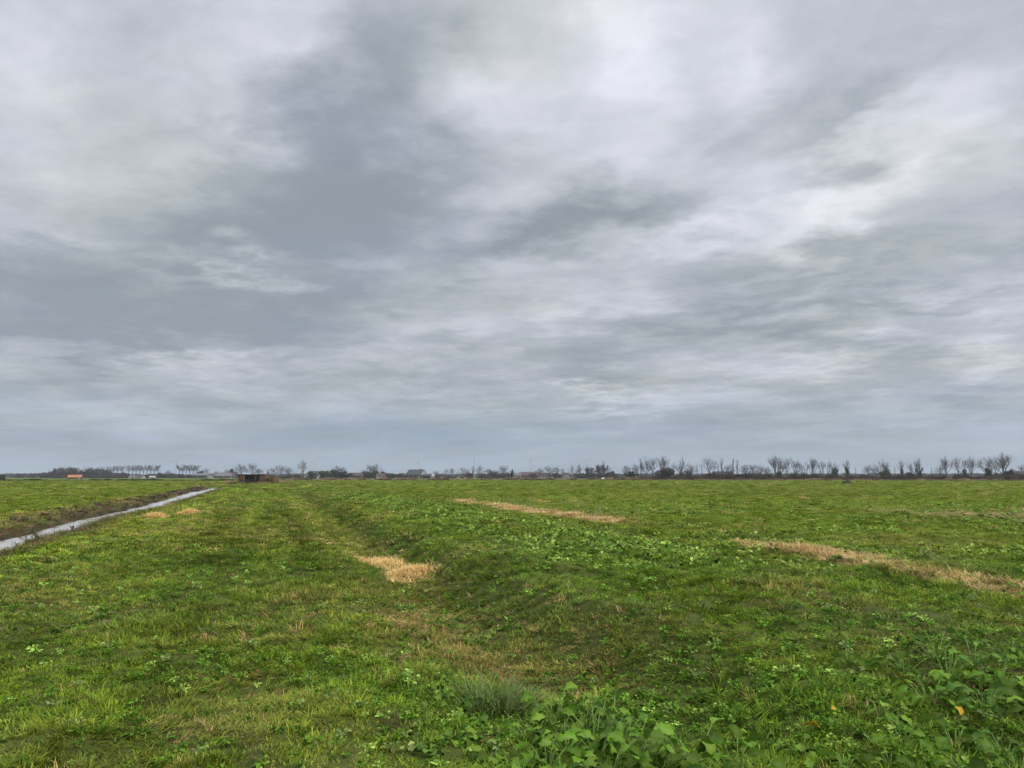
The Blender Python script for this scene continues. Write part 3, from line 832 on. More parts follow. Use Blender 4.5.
def leaf_cloud(mb, rnd, n, centre, rad, size, hollow=.35):
    lumps = [(Vector(centre) + Vector((rnd.gauss(0, rad[0] * .45), rnd.gauss(0, rad[1] * .45), rnd.uniform(-.85, .85) * rad[2])), .3 + .35 * rnd.random()) for _ in range(16)]
    for i in range(n):
        c, s = rnd.choice(lumps)
        w = Vector((rnd.gauss(0, 1), rnd.gauss(0, 1), rnd.gauss(0, 1))).normalized() * (hollow + (1 - hollow) * rnd.random() ** .5) * s
        p = c + Vector((w.x * rad[0], w.y * rad[1], w.z * rad[2]))
        if p.z < .05: p.z = .05 + rnd.random() * .3
        a = Vector((rnd.gauss(0, 1), rnd.gauss(0, 1), rnd.gauss(0, 1))).normalized(); b = a.cross(Vector((rnd.gauss(0, 1), rnd.gauss(0, 1), rnd.gauss(0, 1)))).normalized()
        h = size * (.6 + .8 * rnd.random())
        mb.add([p - a * h - b * h * .5, p + a * h - b * h * .4, p + a * h * .7 + b * h * .6, p - a * h * .6 + b * h * .5], [(0, 1, 2, 3)])


# unit trees are 10 m tall; a kind gives trunk and crown meshes
def make_kind(kind, seed):
    rnd = random.Random(seed); tr, cr = MB(), MB()
    P = dict(levels=4, kids=(6, 5, 5, 4), wob=.13, lift=.10, rmin=.011, angle=.75, ratio=.62)
    P['from'] = .3
    barkm, crownm = M_BARK, M_TWIG
    extra = None
    if kind == 'spreading':
        tr.tube([(0, 0, -.3), (.05, 0, 1.5), (.0, .1, 3.2)], [.30, .22, .18], 7)
        for i in range(7):
            az = i * .9 + rnd.random() * .5; t = .35 + .55 * rnd.random()
            grow(cr, rnd, Vector((0, .05, 2.0 + 1.2 * i / 7)), Vector((math.sin(t) * math.cos(az), math.sin(t) * math.sin(az), math.cos(t))), 4.6 + rnd.random(), .12, 1, P)
    elif kind == 'upright':
        P.update(angle=.45, lift=.22, ratio=.5)
        tr.tube([(0, 0, -.3), (.05, 0, 3), (0, .1, 6), (.1, 0, 9)], [.24, .17, .10, .03], 7)
        for i in range(20):
            az = rnd.random() * 6.283; z = 2.0 + 6.4 * i / 20; t = .45 + .3 * rnd.random()
            grow(cr, rnd, Vector((.04, .04, z)), Vector((math.sin(t) * math.cos(az), math.sin(t) * math.sin(az), math.cos(t))), 2.7 - .16 * (z - 2), .05, 2, P)
    elif kind == 'round':
        P.update(angle=.8, ratio=.6, rmin=.012)
        tr.tube([(0, 0, -.3), (.0, .05, 2), (.05, 0, 3.6)], [.28, .2, .16], 7)
        for i in range(10):
            az = i * 2.4; t = .15 + 1.05 * (i / 10)
            grow(cr, rnd, Vector((0, 0, 3.6 - 1.2 * i / 10)), Vector((math.sin(t) * math.cos(az), math.sin(t) * math.sin(az), math.cos(t))), 4.2, .09, 1, P)
    elif kind == 'vase':
        P.update(angle=.55, lift=.16, ratio=.6)
        tr.tube([(0, 0, -.3), (0, 0, 1.2), (.05, .02, 2.6)], [.34, .26, .2], 7)
        for i in range(9):
            az = i * 2.4 + rnd.random() * .4; t = .18 + .5 * (i / 9)
            grow(cr, rnd, Vector((0, 0, 1.8 + .8 * (1 - i / 9))), Vector((math.sin(t) * math.cos(az), math.sin(t) * math.sin(az), math.cos(t))), 5.2, .12, 1, P)
    elif kind == 'coppice':
        P.update(angle=.45, lift=.2, ratio=.55)
        tr.tube([(0, 0, -.3), (0, 0, .7)], [.5, .42], 7)
        for i in range(9):
            az = i * 2.4; t = .1 + .5 * rnd.random()
            p = Vector((.5 * math.cos(az), .5 * math.sin(az), .4)); d = Vector((math.sin(t) * math.cos(az), math.sin(t) * math.sin(az), math.cos(t)))
            tr.tube([p, p + d * 2.2, p + d * 4.2 + Vector((0, 0, .3))], [.13, .10, .07], 5)
            grow(cr, rnd, p + d * 2.0, d, 5.2, .09, 1, P)
    elif kind == 'slender':
        P.update(angle=.35, lift=.3, ratio=.45)
        tr.tube([(0, 0, -.3), (0, .05, 4), (.05, 0, 8.8)], [.16, .10, .02], 6)
        for i in range(16):
            az = rnd.random() * 6.283; z = 1.6 + 7.0 * i / 16; t = .3 + .25 * rnd.random()
            grow(cr, rnd, Vector((.02, .02, z)), Vector((math.sin(t) * math.cos(az), math.sin(t) * math.sin(az), math.cos(t))), 1.7, .035, 2, P)
    elif kind == 'row_poplar':
        P.update(angle=.5, lift=.16, ratio=.6, rmin=.02)
        tr.tube([(0, 0, -.3), (0, .05, 4), (.05, 0, 8.5)], [.24, .18, .05], 6)
        for i in range(20):
            az = rnd.random() * 6.283; z = 4.4 + 3.6 * i / 20; t = .7 + .5 * rnd.random()
            grow(cr, rnd, Vector((.02, .02, z)), Vector((math.sin(t) * math.cos(az), math.sin(t) * math.sin(az), math.cos(t))), 2.2, .06, 2, P)
    elif kind == 'dead':
        P.update(levels=3, angle=.6, lift=.12, ratio=.6, kids=(6, 5, 6), rmin=.022)
        barkm, crownm = M_PALEBARK, M_TWIGR
        tr.tube([(0, 0, -.3), (-.05, 0, 3), (.1, 0, 6.4)], [.42, .34, .2], 7); tr.tube([(.1, 0, 1.5), (1.1, .1, 4.2), (1.3, 0, 6.0)], [.24, .2, .1], 6)
        for i in range(9):
            az = i * 2.4; t = .3 + .6 * (i / 9)
            grow(cr, rnd, Vector((.3 * (i % 2) * 3, 0, 5.8 - 2.6 * i / 9)), Vector((math.sin(t) * math.cos(az), math.sin(t) * math.sin(az), math.cos(t))), 3.6, .12, 1, P)
    elif kind == 'ivied':
        P.update(angle=.5, lift=.2, ratio=.55)
        tr.tube([(0, 0, -.3), (.05, 0, 2.5), (0, .1, 6)], [.26, .2, .10], 7)
        for i in range(9):
            az = i * 2.4; t = .2 + .5 * rnd.random()
            grow(cr, rnd, Vector((0, 0, 3 + 3 * i / 9)), Vector((math.sin(t) * math.cos(az), math.sin(t) * math.sin(az), math.cos(t))), 3.8, .07, 1, P)
        extra = MB(); leaf_cloud(extra, rnd, 2600, (0, 0, 3.2), (1.5, 1.5, 3.0), .16)
    elif kind == 'thorn':
        P.update(angle=.7, lift=.1, ratio=.62, rmin=.03)
        tr.tube([(0, 0, -.3), (.0, .05, 1.5), (.1, 0, 3.4)], [.34, .26, .2], 7)
        for i in range(10):
            az = i * 2.4; t = .1 + .75 * (i / 10)
            grow(cr, rnd, Vector((0, 0, 3.0 - .9 * i / 10)), Vector((math.sin(t) * math.cos(az), math.sin(t) * math.sin(az), math.cos(t))), 4.8, .15, 1, P)
        leaf_cloud(cr, rnd, 900, (0, 0, 6), (2.6, 2.6, 2.6), .16)
    elif kind == 'conifer':
        crownm = M_EVER
        tr.tube([(0, 0, -.3), (0, 0, 9.5)], [.25, .04], 6)
        for i in range(3400):
            f = rnd.random() ** .7; z = .8 + 9.2 * f; r = (2.4 * (1 - f) + .25) * (.5 + .6 * rnd.random()) * (1 + .25 * math.sin(z * 5)); az = rnd.random() * 6.283
            p = Vector((r * math.cos(az), r * math.sin(az), z)); o = Vector((math.cos(az), math.sin(az), -.3)); s = Vector((-math.sin(az), math.cos(az), .2 * rnd.random()))
            h = .22 + .2 * rnd.random()
            cr.add([p - o * h, p + s * h * .45, p + o * h, p - s * h * .45], [(0, 1, 2, 3)])
    elif kind in ('bush', 'green_bush', 'dark_bush'):
        crownm = dict(bush=M_BUSH, green_bush=M_GBUSH, dark_bush=M_EVER)[kind]
        for i in range(6):
            az = i * 1.05
            tr.tube([(0, 0, -.2), (.8 * math.cos(az), .8 * math.sin(az), 3), (2.4 * math.cos(az), 2.4 * math.sin(az), 6.5)], [.3, .2, .08], 5)
        leaf_cloud(cr, rnd, 4200, (0, 0, 4.7), (4.6, 4.6, 4.8), .34, .25)
        P.update(levels=3, angle=.7, rmin=.05)
        for i in range(14):
            az = rnd.random() * 6.283; t = rnd.random() * .9
            grow(cr, rnd, Vector((math.cos(az), math.sin(az), 2.5)), Vector((math.sin(t) * math.cos(az), math.sin(t) * math.sin(az), math.cos(t))), 4.8, .12, 2, P)
    elif kind == 'thicket':
        crownm = M_TWIG
        P.update(levels=4, angle=.5, lift=.18, rmin=.035, ratio=.6)
        for i in range(11):
            az = i * 2.4; q = .35 + 1.1 * rnd.random()
            p = Vector((q * math.cos(az), q * math.sin(az), -.2))
            tr.tube([p, p + Vector((.1, 0, 3.4))], [.14, .09], 5)
            t = .05 + .35 * rnd.random()
            grow(cr, rnd, p + Vector((0, 0, .8)), Vector((math.sin(t) * math.cos(az), math.sin(t) * math.sin(az), math.cos(t))), 5.6, .12, 1, P)
        leaf_cloud(cr, rnd, 1500, (0, 0, 3.2), (2.6, 2.6, 3.0), .2)
    t = tr.build('trunk', barkm, None, True, link=False); c = cr.build('crown', crownm, None, False, link=False)
    e = extra.build('ivy', M_IVY, None, False, link=False) if extra else None
    top = max(p[2] for p in cr.v) if cr.v else 10
    return t.data, c.data, (e.data if e else None), top


KINDS = {}
def kind_meshes(kind, var):
    if (kind, var) not in KINDS: KINDS[(kind, var)] = make_kind(kind, hash_name(kind) + 37 * var)
    return KINDS[(kind, var)]


def hash_name(s): return sum((i + 3) * ord(c) for i, c in enumerate(s)) % 9973


TREE_NO = [0]
def tree(kind, px, topy, D, label, group=None, wide=1.0, name=None, var=None):
    TREE_NO[0] += 1
    rnd = random.Random(TREE_NO[0] * 13)
    var = TREE_NO[0] % 3 if var is None else var
    t, c, e, top = kind_meshes(kind, var)
    x, y = far(px, D); z = float(height(np.array([x]), np.array([y]))[0]) - .05
    hgt = rise(topy, D) - z
    s = hgt / top * (1.1 if kind in ('spreading', 'vase', 'upright', 'round', 'ivied', 'coppice', 'row_poplar') else 1.04)
    names = dict(conifer='conifer', bush='bush', green_bush='bush', dark_bush='bush', thicket='thicket')
    root = empty(name or names.get(kind, 'bare_tree'), (x, y, z), rnd.random() * 6.283, (s * wide * (.88 if group == GR and 'bush' not in kind else 1), s * wide * (.88 if group == GR and 'bush' not in kind else 1), s))
    cats = dict(conifer='conifer', bush='bush', green_bush='bush', dark_bush='bush', thicket='thicket')
    tag(root, label, cats.get(kind, 'tree'), group)
    for nm, d in (('trunk' if 'bush' not in kind and kind != 'thicket' else 'stems', t), ('crown', c), ('ivy', e)):
        if d:
            o = bpy.data.objects.new(nm, d); COL.objects.link(o); o.parent = root
    return root


GR = 'bare trees behind the dark reed bank'
GC = 'trees and shrubs around the far farmhouses'
GL = 'trees of the far wood by the orange roof'
DR, DC, DL = 350, 640, 760
TREES = [
    # right row, from the middle of the frame to its edge
    ('round', 627, 464.5, 430, 'small hazy round tree at the near end of the long row, above a dark bush', GR, 1.1),
    ('round', 635, 464, 430, 'second small round bare tree of the row, over a dark shed', GR, 1.0),
    ('upright', 641, 459, DR, 'narrow dark bare tree first of the tall ones of the row', GR, .9),
    ('spreading', 646, 456.5, DR, 'tall pale bare tree second of the close tall four', GR, .85),
    ('spreading', 652.5, 457.5, DR, 'tall loose bare tree third of the close tall four', GR, .8),
    ('vase', 663.5, 456.8, DR, 'tall bare tree with fan of limbs rising over the round brown bush', GR, .8),
    ('spreading', 680.5, 456.3, DR, 'wide bare tree alone in a gap with a dark thicket at its foot', GR, 1.0),
    ('round', 691, 464, 380, 'low hazy bare tree just behind the dark thicket', GR, 1.0),
    ('slender', 697.5, 463.5, DR, 'thin leaning bare tree between the thicket and the dark-trunked tree', GR, 1.3),
    ('slender', 702, 464.5, DR, 'thinnest bare tree standing beside the dark-trunked tree', GR, 1.0),
    ('spreading', 709.5, 458, 330, 'bare tree with thick dark trunk standing out in front of the reed bank', GR, .85),
    ('slender', 718.5, 463.5, DR, 'thin sapling over the left end of the black barn', GR, 1.5),
    ('upright', 722.5, 459.5, DR, 'dense narrow upright bare tree above the black barn', GR, .8),
    ('round', 728.5, 464, DR, 'small rounded bare tree above the black barn', GR, 1.0),
    ('upright', 733.5, 459.5, DR, 'slim bare tree right at the end of the black barn', GR, .8),
    ('upright', 738, 461, DR, 'slim bare tree over the left end of the clipped hedge', GR, .8),
    ('round', 746, 464.2, DR, 'neat round-headed bare tree, left of three over the clipped hedge', GR, 1.1),
    ('round', 752.5, 464.6, DR, 'ragged middle tree of the three round ones over the clipped hedge', GR, .9),
    ('round', 760, 464, DR, 'wide round-headed tree, right of three over the clipped hedge', GR, 1.25),
    ('round', 768, 467, 400, 'low hazy tree over the right end of the clipped hedge', GR, 1.2),
    ('vase', 775.5, 456.5, DR, 'tall wide bare tree with ivy bush at its foot after the hedge', GR, .95),
    ('spreading', 781.5, 456.8, DR, 'tall loose bare tree beside the wide one after the hedge', GR, .7),
    ('spreading', 787, 457.6, DR, 'tall pale bare tree left of the dark coppiced stools', GR, .8),
    ('coppice', 796.5, 460, DR, 'dark many-stemmed coppiced tree leaning both ways, the biggest of its kind', GR, .95),
    ('coppice', 804, 463, DR, 'smaller dark many-stemmed tree right of the biggest coppice', GR, .8),
    ('vase', 812.5, 459, DR, 'pale fan-shaped bare tree alone between the two coppiced groups', GR, .85),
    ('coppice', 821.5, 460.8, DR, 'many-stemmed upright tree, left of the paired coppices', GR, .7),
    ('coppice', 830, 461, DR, 'dark many-stemmed upright tree, right of the paired coppices', GR, .8),
    ('thicket', 835, 465.5, DR, 'short dark thicket closing the paired coppices', GR, .9),
    ('ivied', 847, 460, DR, 'lone tree with dense ivied trunk standing clear in the wide gap', GR, .8),
    ('slender', 856, 466.5, DR, 'faint thin sapling right of the lone ivied tree', GR, 1.2),
    ('round', 868.5, 465, DR, 'flat-topped dark tree left of the ivied clump', GR, 1.0),
    ('spreading', 876.5, 463.5, DR, 'loose bare tree between the flat-topped tree and the ivied clump', GR, .8),
    ('spreading', 882, 459, DR, 'tallest bare tree rising out of the ivied clump', GR, .8),
    ('ivied', 886.5, 463, DR, 'squat tree thick with ivy down to the ground', GR, 1.2),
    ('slender', 895, 466, DR, 'faint thin tree between the squat ivied tree and the spire tree', GR, 1.1),
    ('ivied', 901.5, 460.5, DR, 'spire-topped tree over a dark umbrella-shaped ivied head', GR, .85),
    ('slender', 911, 464, DR, 'thin upright tree between the spire tree and the mossy-trunked pair', GR, 1.4),
    ('spreading', 915, 460, DR, 'hazy bare tree left of the mossy-trunked tree', GR, .8),
    ('ivied', 919.5, 458.8, DR, 'broad mossy-trunked tree with a green ivied base', GR, 1.1),
    ('slender', 932, 467, DR, 'faint sapling standing in the gap before the low round-topped tree', GR, 1.2),
    ('round', 940.5, 465.5, 335, 'low dark round-topped tree in front of a tall pale one', GR, 1.0),
    ('vase', 946.5, 456.8, DR, 'tall pale fan-shaped tree behind the low round-topped one', GR, .9),
    ('spreading', 959, 457.8, DR, 'tall bare tree midway between two pale fan-shaped ones', GR, .8),
    ('thorn', 965, 468, 332, 'short dark Y-shaped pollard among tall bare trees', GR, .75),
    ('vase', 971.5, 456.6, DR, 'tall narrow fan-shaped tree right of the short Y-shaped pollard', GR, .8),
    ('spreading', 987, 457.5, DR, 'bare tree with an evergreen bush at its foot before the great tree', GR, .9),
    ('spreading', 996, 456, DR, 'tall straight-trunked bare tree touching the great tree', GR, .8),
    ('vase', 1003.5, 453, 345, 'great wide bare tree, biggest of the row, beside the dark barn', GR, 1.35),
    ('round', 1024, 464, 400, 'hazy bare tree behind the dark barn at the frame edge', GR, 1.2),
    # bushes along that row
    ('dark_bush', 630.5, 471, 390, 'dark low bush beneath the small round trees', GR, .8),
    ('bush', 666.5, 467.3, 345, 'rounded brown bush swelling beneath a tall fan-limbed tree', GR, 1.15),
    ('thicket', 687.5, 468.8, 345, 'dark thicket at the foot of the wide lone tree', GR, 1.6),
    ('dark_bush', 779, 471, 345, 'dark ivy bush at the foot of the tall wide tree', GR, .7),
    ('dark_bush', 885, 471, 345, 'dark bush filling the base of the ivied clump', GR, 1.2),
    ('bush', 909, 472, 345, 'brown bush below the thin upright tree', GR, 1.5),
    ('dark_bush', 988.5, 468, 340, 'pointed evergreen bush under the bare tree left of the great tree', GR, .7),
    ('dark_bush', 1009, 468.5, 342, 'dark evergreen bush between the great tree and the barn', GR, .8),
    # centre
    ('upright', 473, 466.3, DC, 'slim dark tree first of the wood between open sky and the conifer', GC, 1.3),
    ('round', 479.5, 465.8, DC, 'dark round-crowned tree beside the slim one in the middle wood', GC, .95),
    ('round', 488, 468, DC, 'low brown tree midway in the middle wood', GC, 1.3),
    ('thicket', 494, 469.8, DC, 'low brown thicket left of the large dark tree', GC, 1.55),
    ('round', 503.5, 466, DC, 'large dark rounded tree left of the small black conifer', GC, 1.55),
    ('conifer', 512.3, 469.6, DC, 'small black pointed conifer beside the pale house', GC, 1.2),
    ('round', 540, 467.8, DC, 'thin hazy tree behind the long brown roofs', GC, .9),
    ('round', 549, 466.4, DC, 'dark dense round tree at the right end of the brown roofs', GC, 1.55),
    ('round', 557.5, 466.3, DC, 'pale rounded tree next to the dark dense one', GC, 1.2),
    ('upright', 563, 468.3, DC, 'hazy slim tree over the white gabled house', GC, 1.3),
    ('spreading', 574, 464.3, DC, 'tall reddish-brown tree right of the white gabled house', GC, 1.3),
    ('upright', 579.5, 465.2, DC, 'slim tree leaning against the tall reddish-brown one', GC, 1.2),
    ('thicket', 589.5, 465.8, DC, 'dense brown pyramid-shaped tree between two taller ones', GC, 1.3),
    ('thicket', 601, 463.8, DC - 40, 'tall dark flame-shaped tree', GC, 1.2),
    ('upright', 604, 462.2, DC - 40, 'pointed dark trunk crowning the flame-shaped tree', GC, .9),
    ('bush', 610.5, 471, DC - 40, 'low brown bush tapering off right of the flame-shaped tree', GC, 1.2),
    ('round', 436, 471, DC, 'low round bush-like tree right of the white end of the annex', GC, 1.55),
    ('round', 446, 468.4, 900, 'faint tiny tree first of the hazy line right of the grey barn', GC, .8),
    ('round', 451.5, 468, 900, 'small umbrella-crowned hazy tree right of the grey barn', GC, .9),
    ('round', 463, 467.6, 900, 'small flat-crowned hazy tree in the middle of the hazy line', GC, 1.2),
    ('round', 467.5, 468.4, 900, 'faint tree leaning beside the flat-crowned hazy one', GC, .8),
    ('spreading', 371, 464, DC, 'pale bare tree rising from brown bushes beside the reddish roof', GC, 1.3),
    ('spreading', 376, 464.6, DC, 'second pale bare tree joined to the one in the brown bushes', GC, 1.2),
    ('bush', 367, 471, DC, 'brown bush left below the pale bare trees', GC, 1.3),
    ('bush', 376, 470, DC - 5, 'larger brown bush right below the pale bare trees', GC, 1.3),
    ('bush', 384, 471.5, DC, 'brown bush beside the tan-roofed house', GC, 1.2),
    ('green_bush', 392, 473, DC, 'low green bush left of the grey barn', GC, 1.6),
    ('green_bush', 400, 473.2, DC, 'low green bush touching the grey barn', GC, 1.5),
    # around the tall dead tree
    ('dead', 302, 459.5, 520, 'tall forked pale-trunked tree standing alone left of the green mound', GC, .9),
    ('green_bush', 325, 470.5, 520, 'dark green shrub, left shoulder of the broad green mound', GC, 1.55),
    ('green_bush', 333.5, 469.8, 520, 'dark green shrub, highest of the broad green mound', GC, 1.4),
    ('dark_bush', 341, 471, 520, 'dark evergreen shrub below the small bare tree on the mound', GC, 1.55),
    ('dark_bush', 347.5, 472.7, 520, 'low dark shrub tailing off the right end of the mound', GC, 1.6),
    ('round', 337.5, 466, 560, 'small bare tree showing above the green mound', GC, 1.2),
    ('round', 342.5, 467.3, 560, 'fainter bare tree arching over the right end of the mound', GC, 1.2),
    ('dark_bush', 312, 471, 525, 'dark shrub beside the low dark barn near the forked tree', GC, 1.2),
    # behind the shelter
    ('conifer', 231.5, 469, DL - 60, 'dark conifer close to the grey hipped roof', GC, 2.0),
    ('dark_bush', 233, 471.5, DL - 60, 'dark evergreen bush left of the rusty shelter', GC, 1.55),
    ('round', 227.5, 468.6, DL, 'brownish hazy tree above the grey hipped roof', GC, 1.3),
    ('round', 241, 464, 600, 'round hazy tree, left of two above the rusty shelter', GC, 1.3),
    ('round', 252, 463.5, 600, 'round hazy tree, right of two above the rusty shelter', GC, 1.2),
    ('round', 259, 468, 600, 'drooping hazy tree above the right end of the rusty shelter', GC, 1.2),
    ('upright', 268, 469.7, 600, 'stubby hazy tree first right of the rusty shelter', GC, 1.4),
    ('round', 273, 468, 600, 'small hazy tree second right of the rusty shelter', GC, 1.3),
    ('round', 281, 464.3, 600, 'dark-trunked round tree midway between the shelter and the forked tree', GC, 1.25),
    ('round', 289, 467.5, 600, 'hazy tree just left of the forked tree', GC, 1.2),
    # left wood
    ('dark_bush', 2, 474.8, 420, 'dark shrub cut by the left frame edge', GL, 1.6),
    ('bush', 20, 473.3, 900, 'faint brown shrub near the left frame edge', GL, 2.2),
    ('bush', 31, 473.5, 900, 'faint brown shrub right of its twin near the frame edge', GL, 2.0),
    ('round', 42, 472.3, DL, 'lone small tree between the faint shrubs and the dark wood', GL, 1.3),
    ('round', 47.5, 471.8, DL, 'small tree leaning on the left end of the dark wood', GL, 1.2),
]
for i, (px, ty_) in enumerate(((52.5, 470.2), (57, 467.9), (62, 467), (67, 466.6), (72, 466.9), (76, 468.6))):
    TREES.append((('thicket', 'thicket', 'round')[i % 3], px, ty_ - .4, DL, 'tree of the dense dark grove directly above the orange roof', 'dense grove above the orange roof', 1.35))
for i, (px, ty_) in enumerate(((82, 469.3), (86.5, 467.6), (91, 467.2), (95.5, 468), (100, 467.3), (104.5, 468.4), (108.5, 469.6))):
    TREES.append((('thicket', 'round', 'thicket')[i % 3], px, ty_ - .2, DL, 'tree of the dense grove right of the orange roof', 'dense grove right of the orange roof', 1.3))
for i, (px, ty_) in enumerate(((109, 466.8), (113.5, 466.2), (117.5, 466), (122, 466.4))):
    TREES.append(('row_poplar', px, ty_, DL, 'loose fluffy tree between the dark grove and the even tree row', 'loose fluffy trees beside the dark grove', 1.2))
for i in range(9):
    TREES.append(('row_poplar', 128.5 + 3.65 * i, 465.7 + .3 * math.sin(i * 2.1), DL, 'slim tree of the longer even row with sky showing between the trunks', 'longer even row of slim trees', 1.2))
for i, px in enumerate((179, 182.5, 186, 189.5, 193, 196.5)):
    TREES.append(('row_poplar', px, 465.3 + .3 * math.sin(i * 1.7), DL, 'slim tree of the shorter even row left of the grey hipped roof', 'shorter even row of slim trees', 1.25))
TREES += [
    ('dark_bush', 162, 472.3, DL, 'dark bush between the two even tree rows', GL, 1.4),
    ('round', 167.5, 470, DL, 'small tree rising between the two even tree rows', GL, 1.1),
    ('green_bush', 172.5, 473.2, DL, 'low bush left of the shorter even tree row', GL, 1.8),
    ('round', 206, 468, DL, 'faint feathery tree right of the shorter even row', GL, .9),
    ('bush', 200, 470.5, DL, 'brown bush under the end of the shorter even row', GL, .9),
    ('round', 216, 471.2, DL + 60, 'faint low tree behind the grey hipped roof', GL, 1.4),
]
for t in TREES:
    kind, px, ty_, D, lab, grp, wide = t
    tree(kind, px, ty_, D, lab, grp, wide)

# ---------------------------------------------------------------- far woods, undergrowth, reeds: uncountable
FARKIND = coll_of('far_kinds', [])
for i, k_ in enumerate(('thicket', 'bush', 'round', 'thicket')):
    t, c, e, top = kind_meshes(k_, i % 3)
    # crown only, joined clumps
    o = bpy.data.objects.new('far_crown', c); FARKIND.objects.link(o)


def belt(name, label, spans, seed, kinds, n_per_px, coll=FARKIND, unit=10.0):
    rs = np.random.RandomState(seed)
    X, Y, K, S = [], [], [], []
    for (p0, p1, ty0, ty1, D0, D1, wide) in spans:
        n = max(3, int((p1 - p0) * n_per_px))
        px = p0 + (p1 - p0) * rs.rand(n); D = D0 + (D1 - D0) * rs.rand(n)
        for a, d in zip(px, D):
            x, y = far(a, d); hh = rise(ty0 + (ty1 - ty0) * rs.rand(), d)
            X.append(x); Y.append(y); K.append(kinds[rs.randint(len(kinds))]); s = max(hh, .3) / unit
            S.append((s * wide, s * wide, s))
    n = len(X)
    o = scatter(name, np.array(X), np.array(Y), K, S, rs.rand(n) * 6.28, np.tile([.05, .05, .04], (n, 1)), coll, tilt=.02, seed=seed)
    return tag(o, label, 'woodland' if coll is FARKIND else 'reeds', kind='stuff')


belt('distant_woods', 'hazy low band of far-off woods along the whole horizon', [
    (-60, 1090, 475.0, 473.4, 1700, 2300, 2.2), (-60, 60, 474.4, 473.0, 1100, 1400, 1.8), (280, 620, 474.6, 473.2, 1300, 1700, 2.0), (620, 1090, 475.2, 472.8, 1000, 1500, 2.2)],
    201, (0, 1, 3), .75)
belt('undergrowth', 'dark brown undergrowth along the foot of the far trees and farms', [
    (40, 125, 475.5, 471.5, DL + 5, DL + 50, 1.5), (40, 240, 476.8, 473.8, DL - 20, DL + 40, 1.6), (240, 300, 476.8, 474.4, 600, 660, 1.6), (300, 420, 476.9, 474.4, 655, 720, 1.6),
    (425, 470, 477.0, 474.6, 655, 720, 1.6), (468, 520, 476.8, 472.5, 645, 700, 1.4), (532, 615, 476.6, 472.8, 645, 690, 1.4), (615, 700, 477.6, 475.6, 360, 385, 1.6), (700, 1090, 478.0, 475.6, 356, 380, 1.6)],
    202, (0, 1, 1, 3), .8)


def reed_belt(name, label, spans, seed, per_px, rgb):
    rs = np.random.RandomState(seed)
    X, Y, K, S, T = [], [], [], [], []
    for (p0, p1, hh, D0, D1) in spans:
        n = int((p1 - p0) * per_px)
        px = p0 + (p1 - p0) * rs.rand(n); D = D0 + (D1 - D0) * rs.rand(n)
        x, y = far(px, D)
        lump = .55 + 1.0 * np.clip(.4 + 2.6 * fbm(px * .14, px * 0, seed, 4), 0, 1)
        s = hh / 1.5 * lump * (.75 + .5 * rs.rand(n))
        X.append(x); Y.append(y); K.append(rs.randint(0, 3, n)); S.append(np.stack([np.full(n, 1.1), np.full(n, 1.1), s], 1))
        T.append(np.array(rgb) * (.5 + .6 * rs.rand(n)[:, None] + .8 * np.clip(2.5 * fbm(px * .11, D * .2, seed + 5, 3), -.3, 1)[:, None] * np.array([1, 1.05, 1])))
    X, Y, K, S, T = (np.concatenate(q) for q in (X, Y, K, S, T))
    o = scatter(name, X, Y, K, S, rs.rand(len(X)) * 6.28, T, REEDS, tilt=.06, seed=seed)
    return tag(o, label, 'reeds', kind='stuff')


reed_belt('reed_bank', 'long dark brown reed bank in front of the bare tree row', [(676, 1120, 1.7, 322, 334), (612, 690, 1.0, 324, 334)], 211, 6.5, (.085, .068, .050))
reed_belt('dead_grass_fringe', 'pale strip of dead grass along the far edge of the pasture', [(270, 676, .75, 320, 332), (676, 1120, .5, 312, 318)], 212, 5.5, (.24, .20, .13))
reed_belt('ditch_fringe', 'dark low fringe of ditch plants crossing the far left pasture', [(-90, 236, .45, 286, 294)], 213, 4.5, (.06, .065, .03))
reed_belt('dead_reeds', 'brown dead reeds at the end of the ditch around the rusty shelter', [(266, 276, .95, 174, 180), (228, 241, .6, 168, 178), (240, 266, .3, 167, 170), (276, 290, .5, 190, 200)], 214, 5.0, (.27, .20, .115))

# ditch-bank dead plants and dug clods
def bank_plants():
    rs = np.random.RandomState(221)
    n = 4200
    v = 14 + 108 * rs.rand(n) ** 1.5
    side = rs.rand(n) < .5
    du = np.where(side, -5.95 + .18 * rs.randn(n), -7.85 + .45 * rs.randn(n))
    u = du - (ditch_u(du, v) - du)
    x, y = xy(u, v)
    k = rs.randint(0, 3, n)
    t = np.where((rs.rand(n) < .6)[:, None], np.array([.15, .085, .05]), np.array([.24, .19, .09])) * (.6 + .7 * rs.rand(n)[:, None])
    t = np.where((rs.rand(n) < .45)[:, None], np.array([.10, .14, .025]), t)
    w = (.6 + .7 * rs.rand(n)) * (1 + v / 90)
    o = scatter('dead_bank_plants', x, y, k, np.stack([w, w, (.25 + .45 * rs.rand(n) ** 2) * (1 - .45 * sst(25, 60, v))], 1), rs.rand(n) * 6.28, t, STRAWS, tilt=.3, seed=222)
    tag(o, 'reddish dead plants and trampled stems on both ditch banks', 'dead plants', kind='stuff')


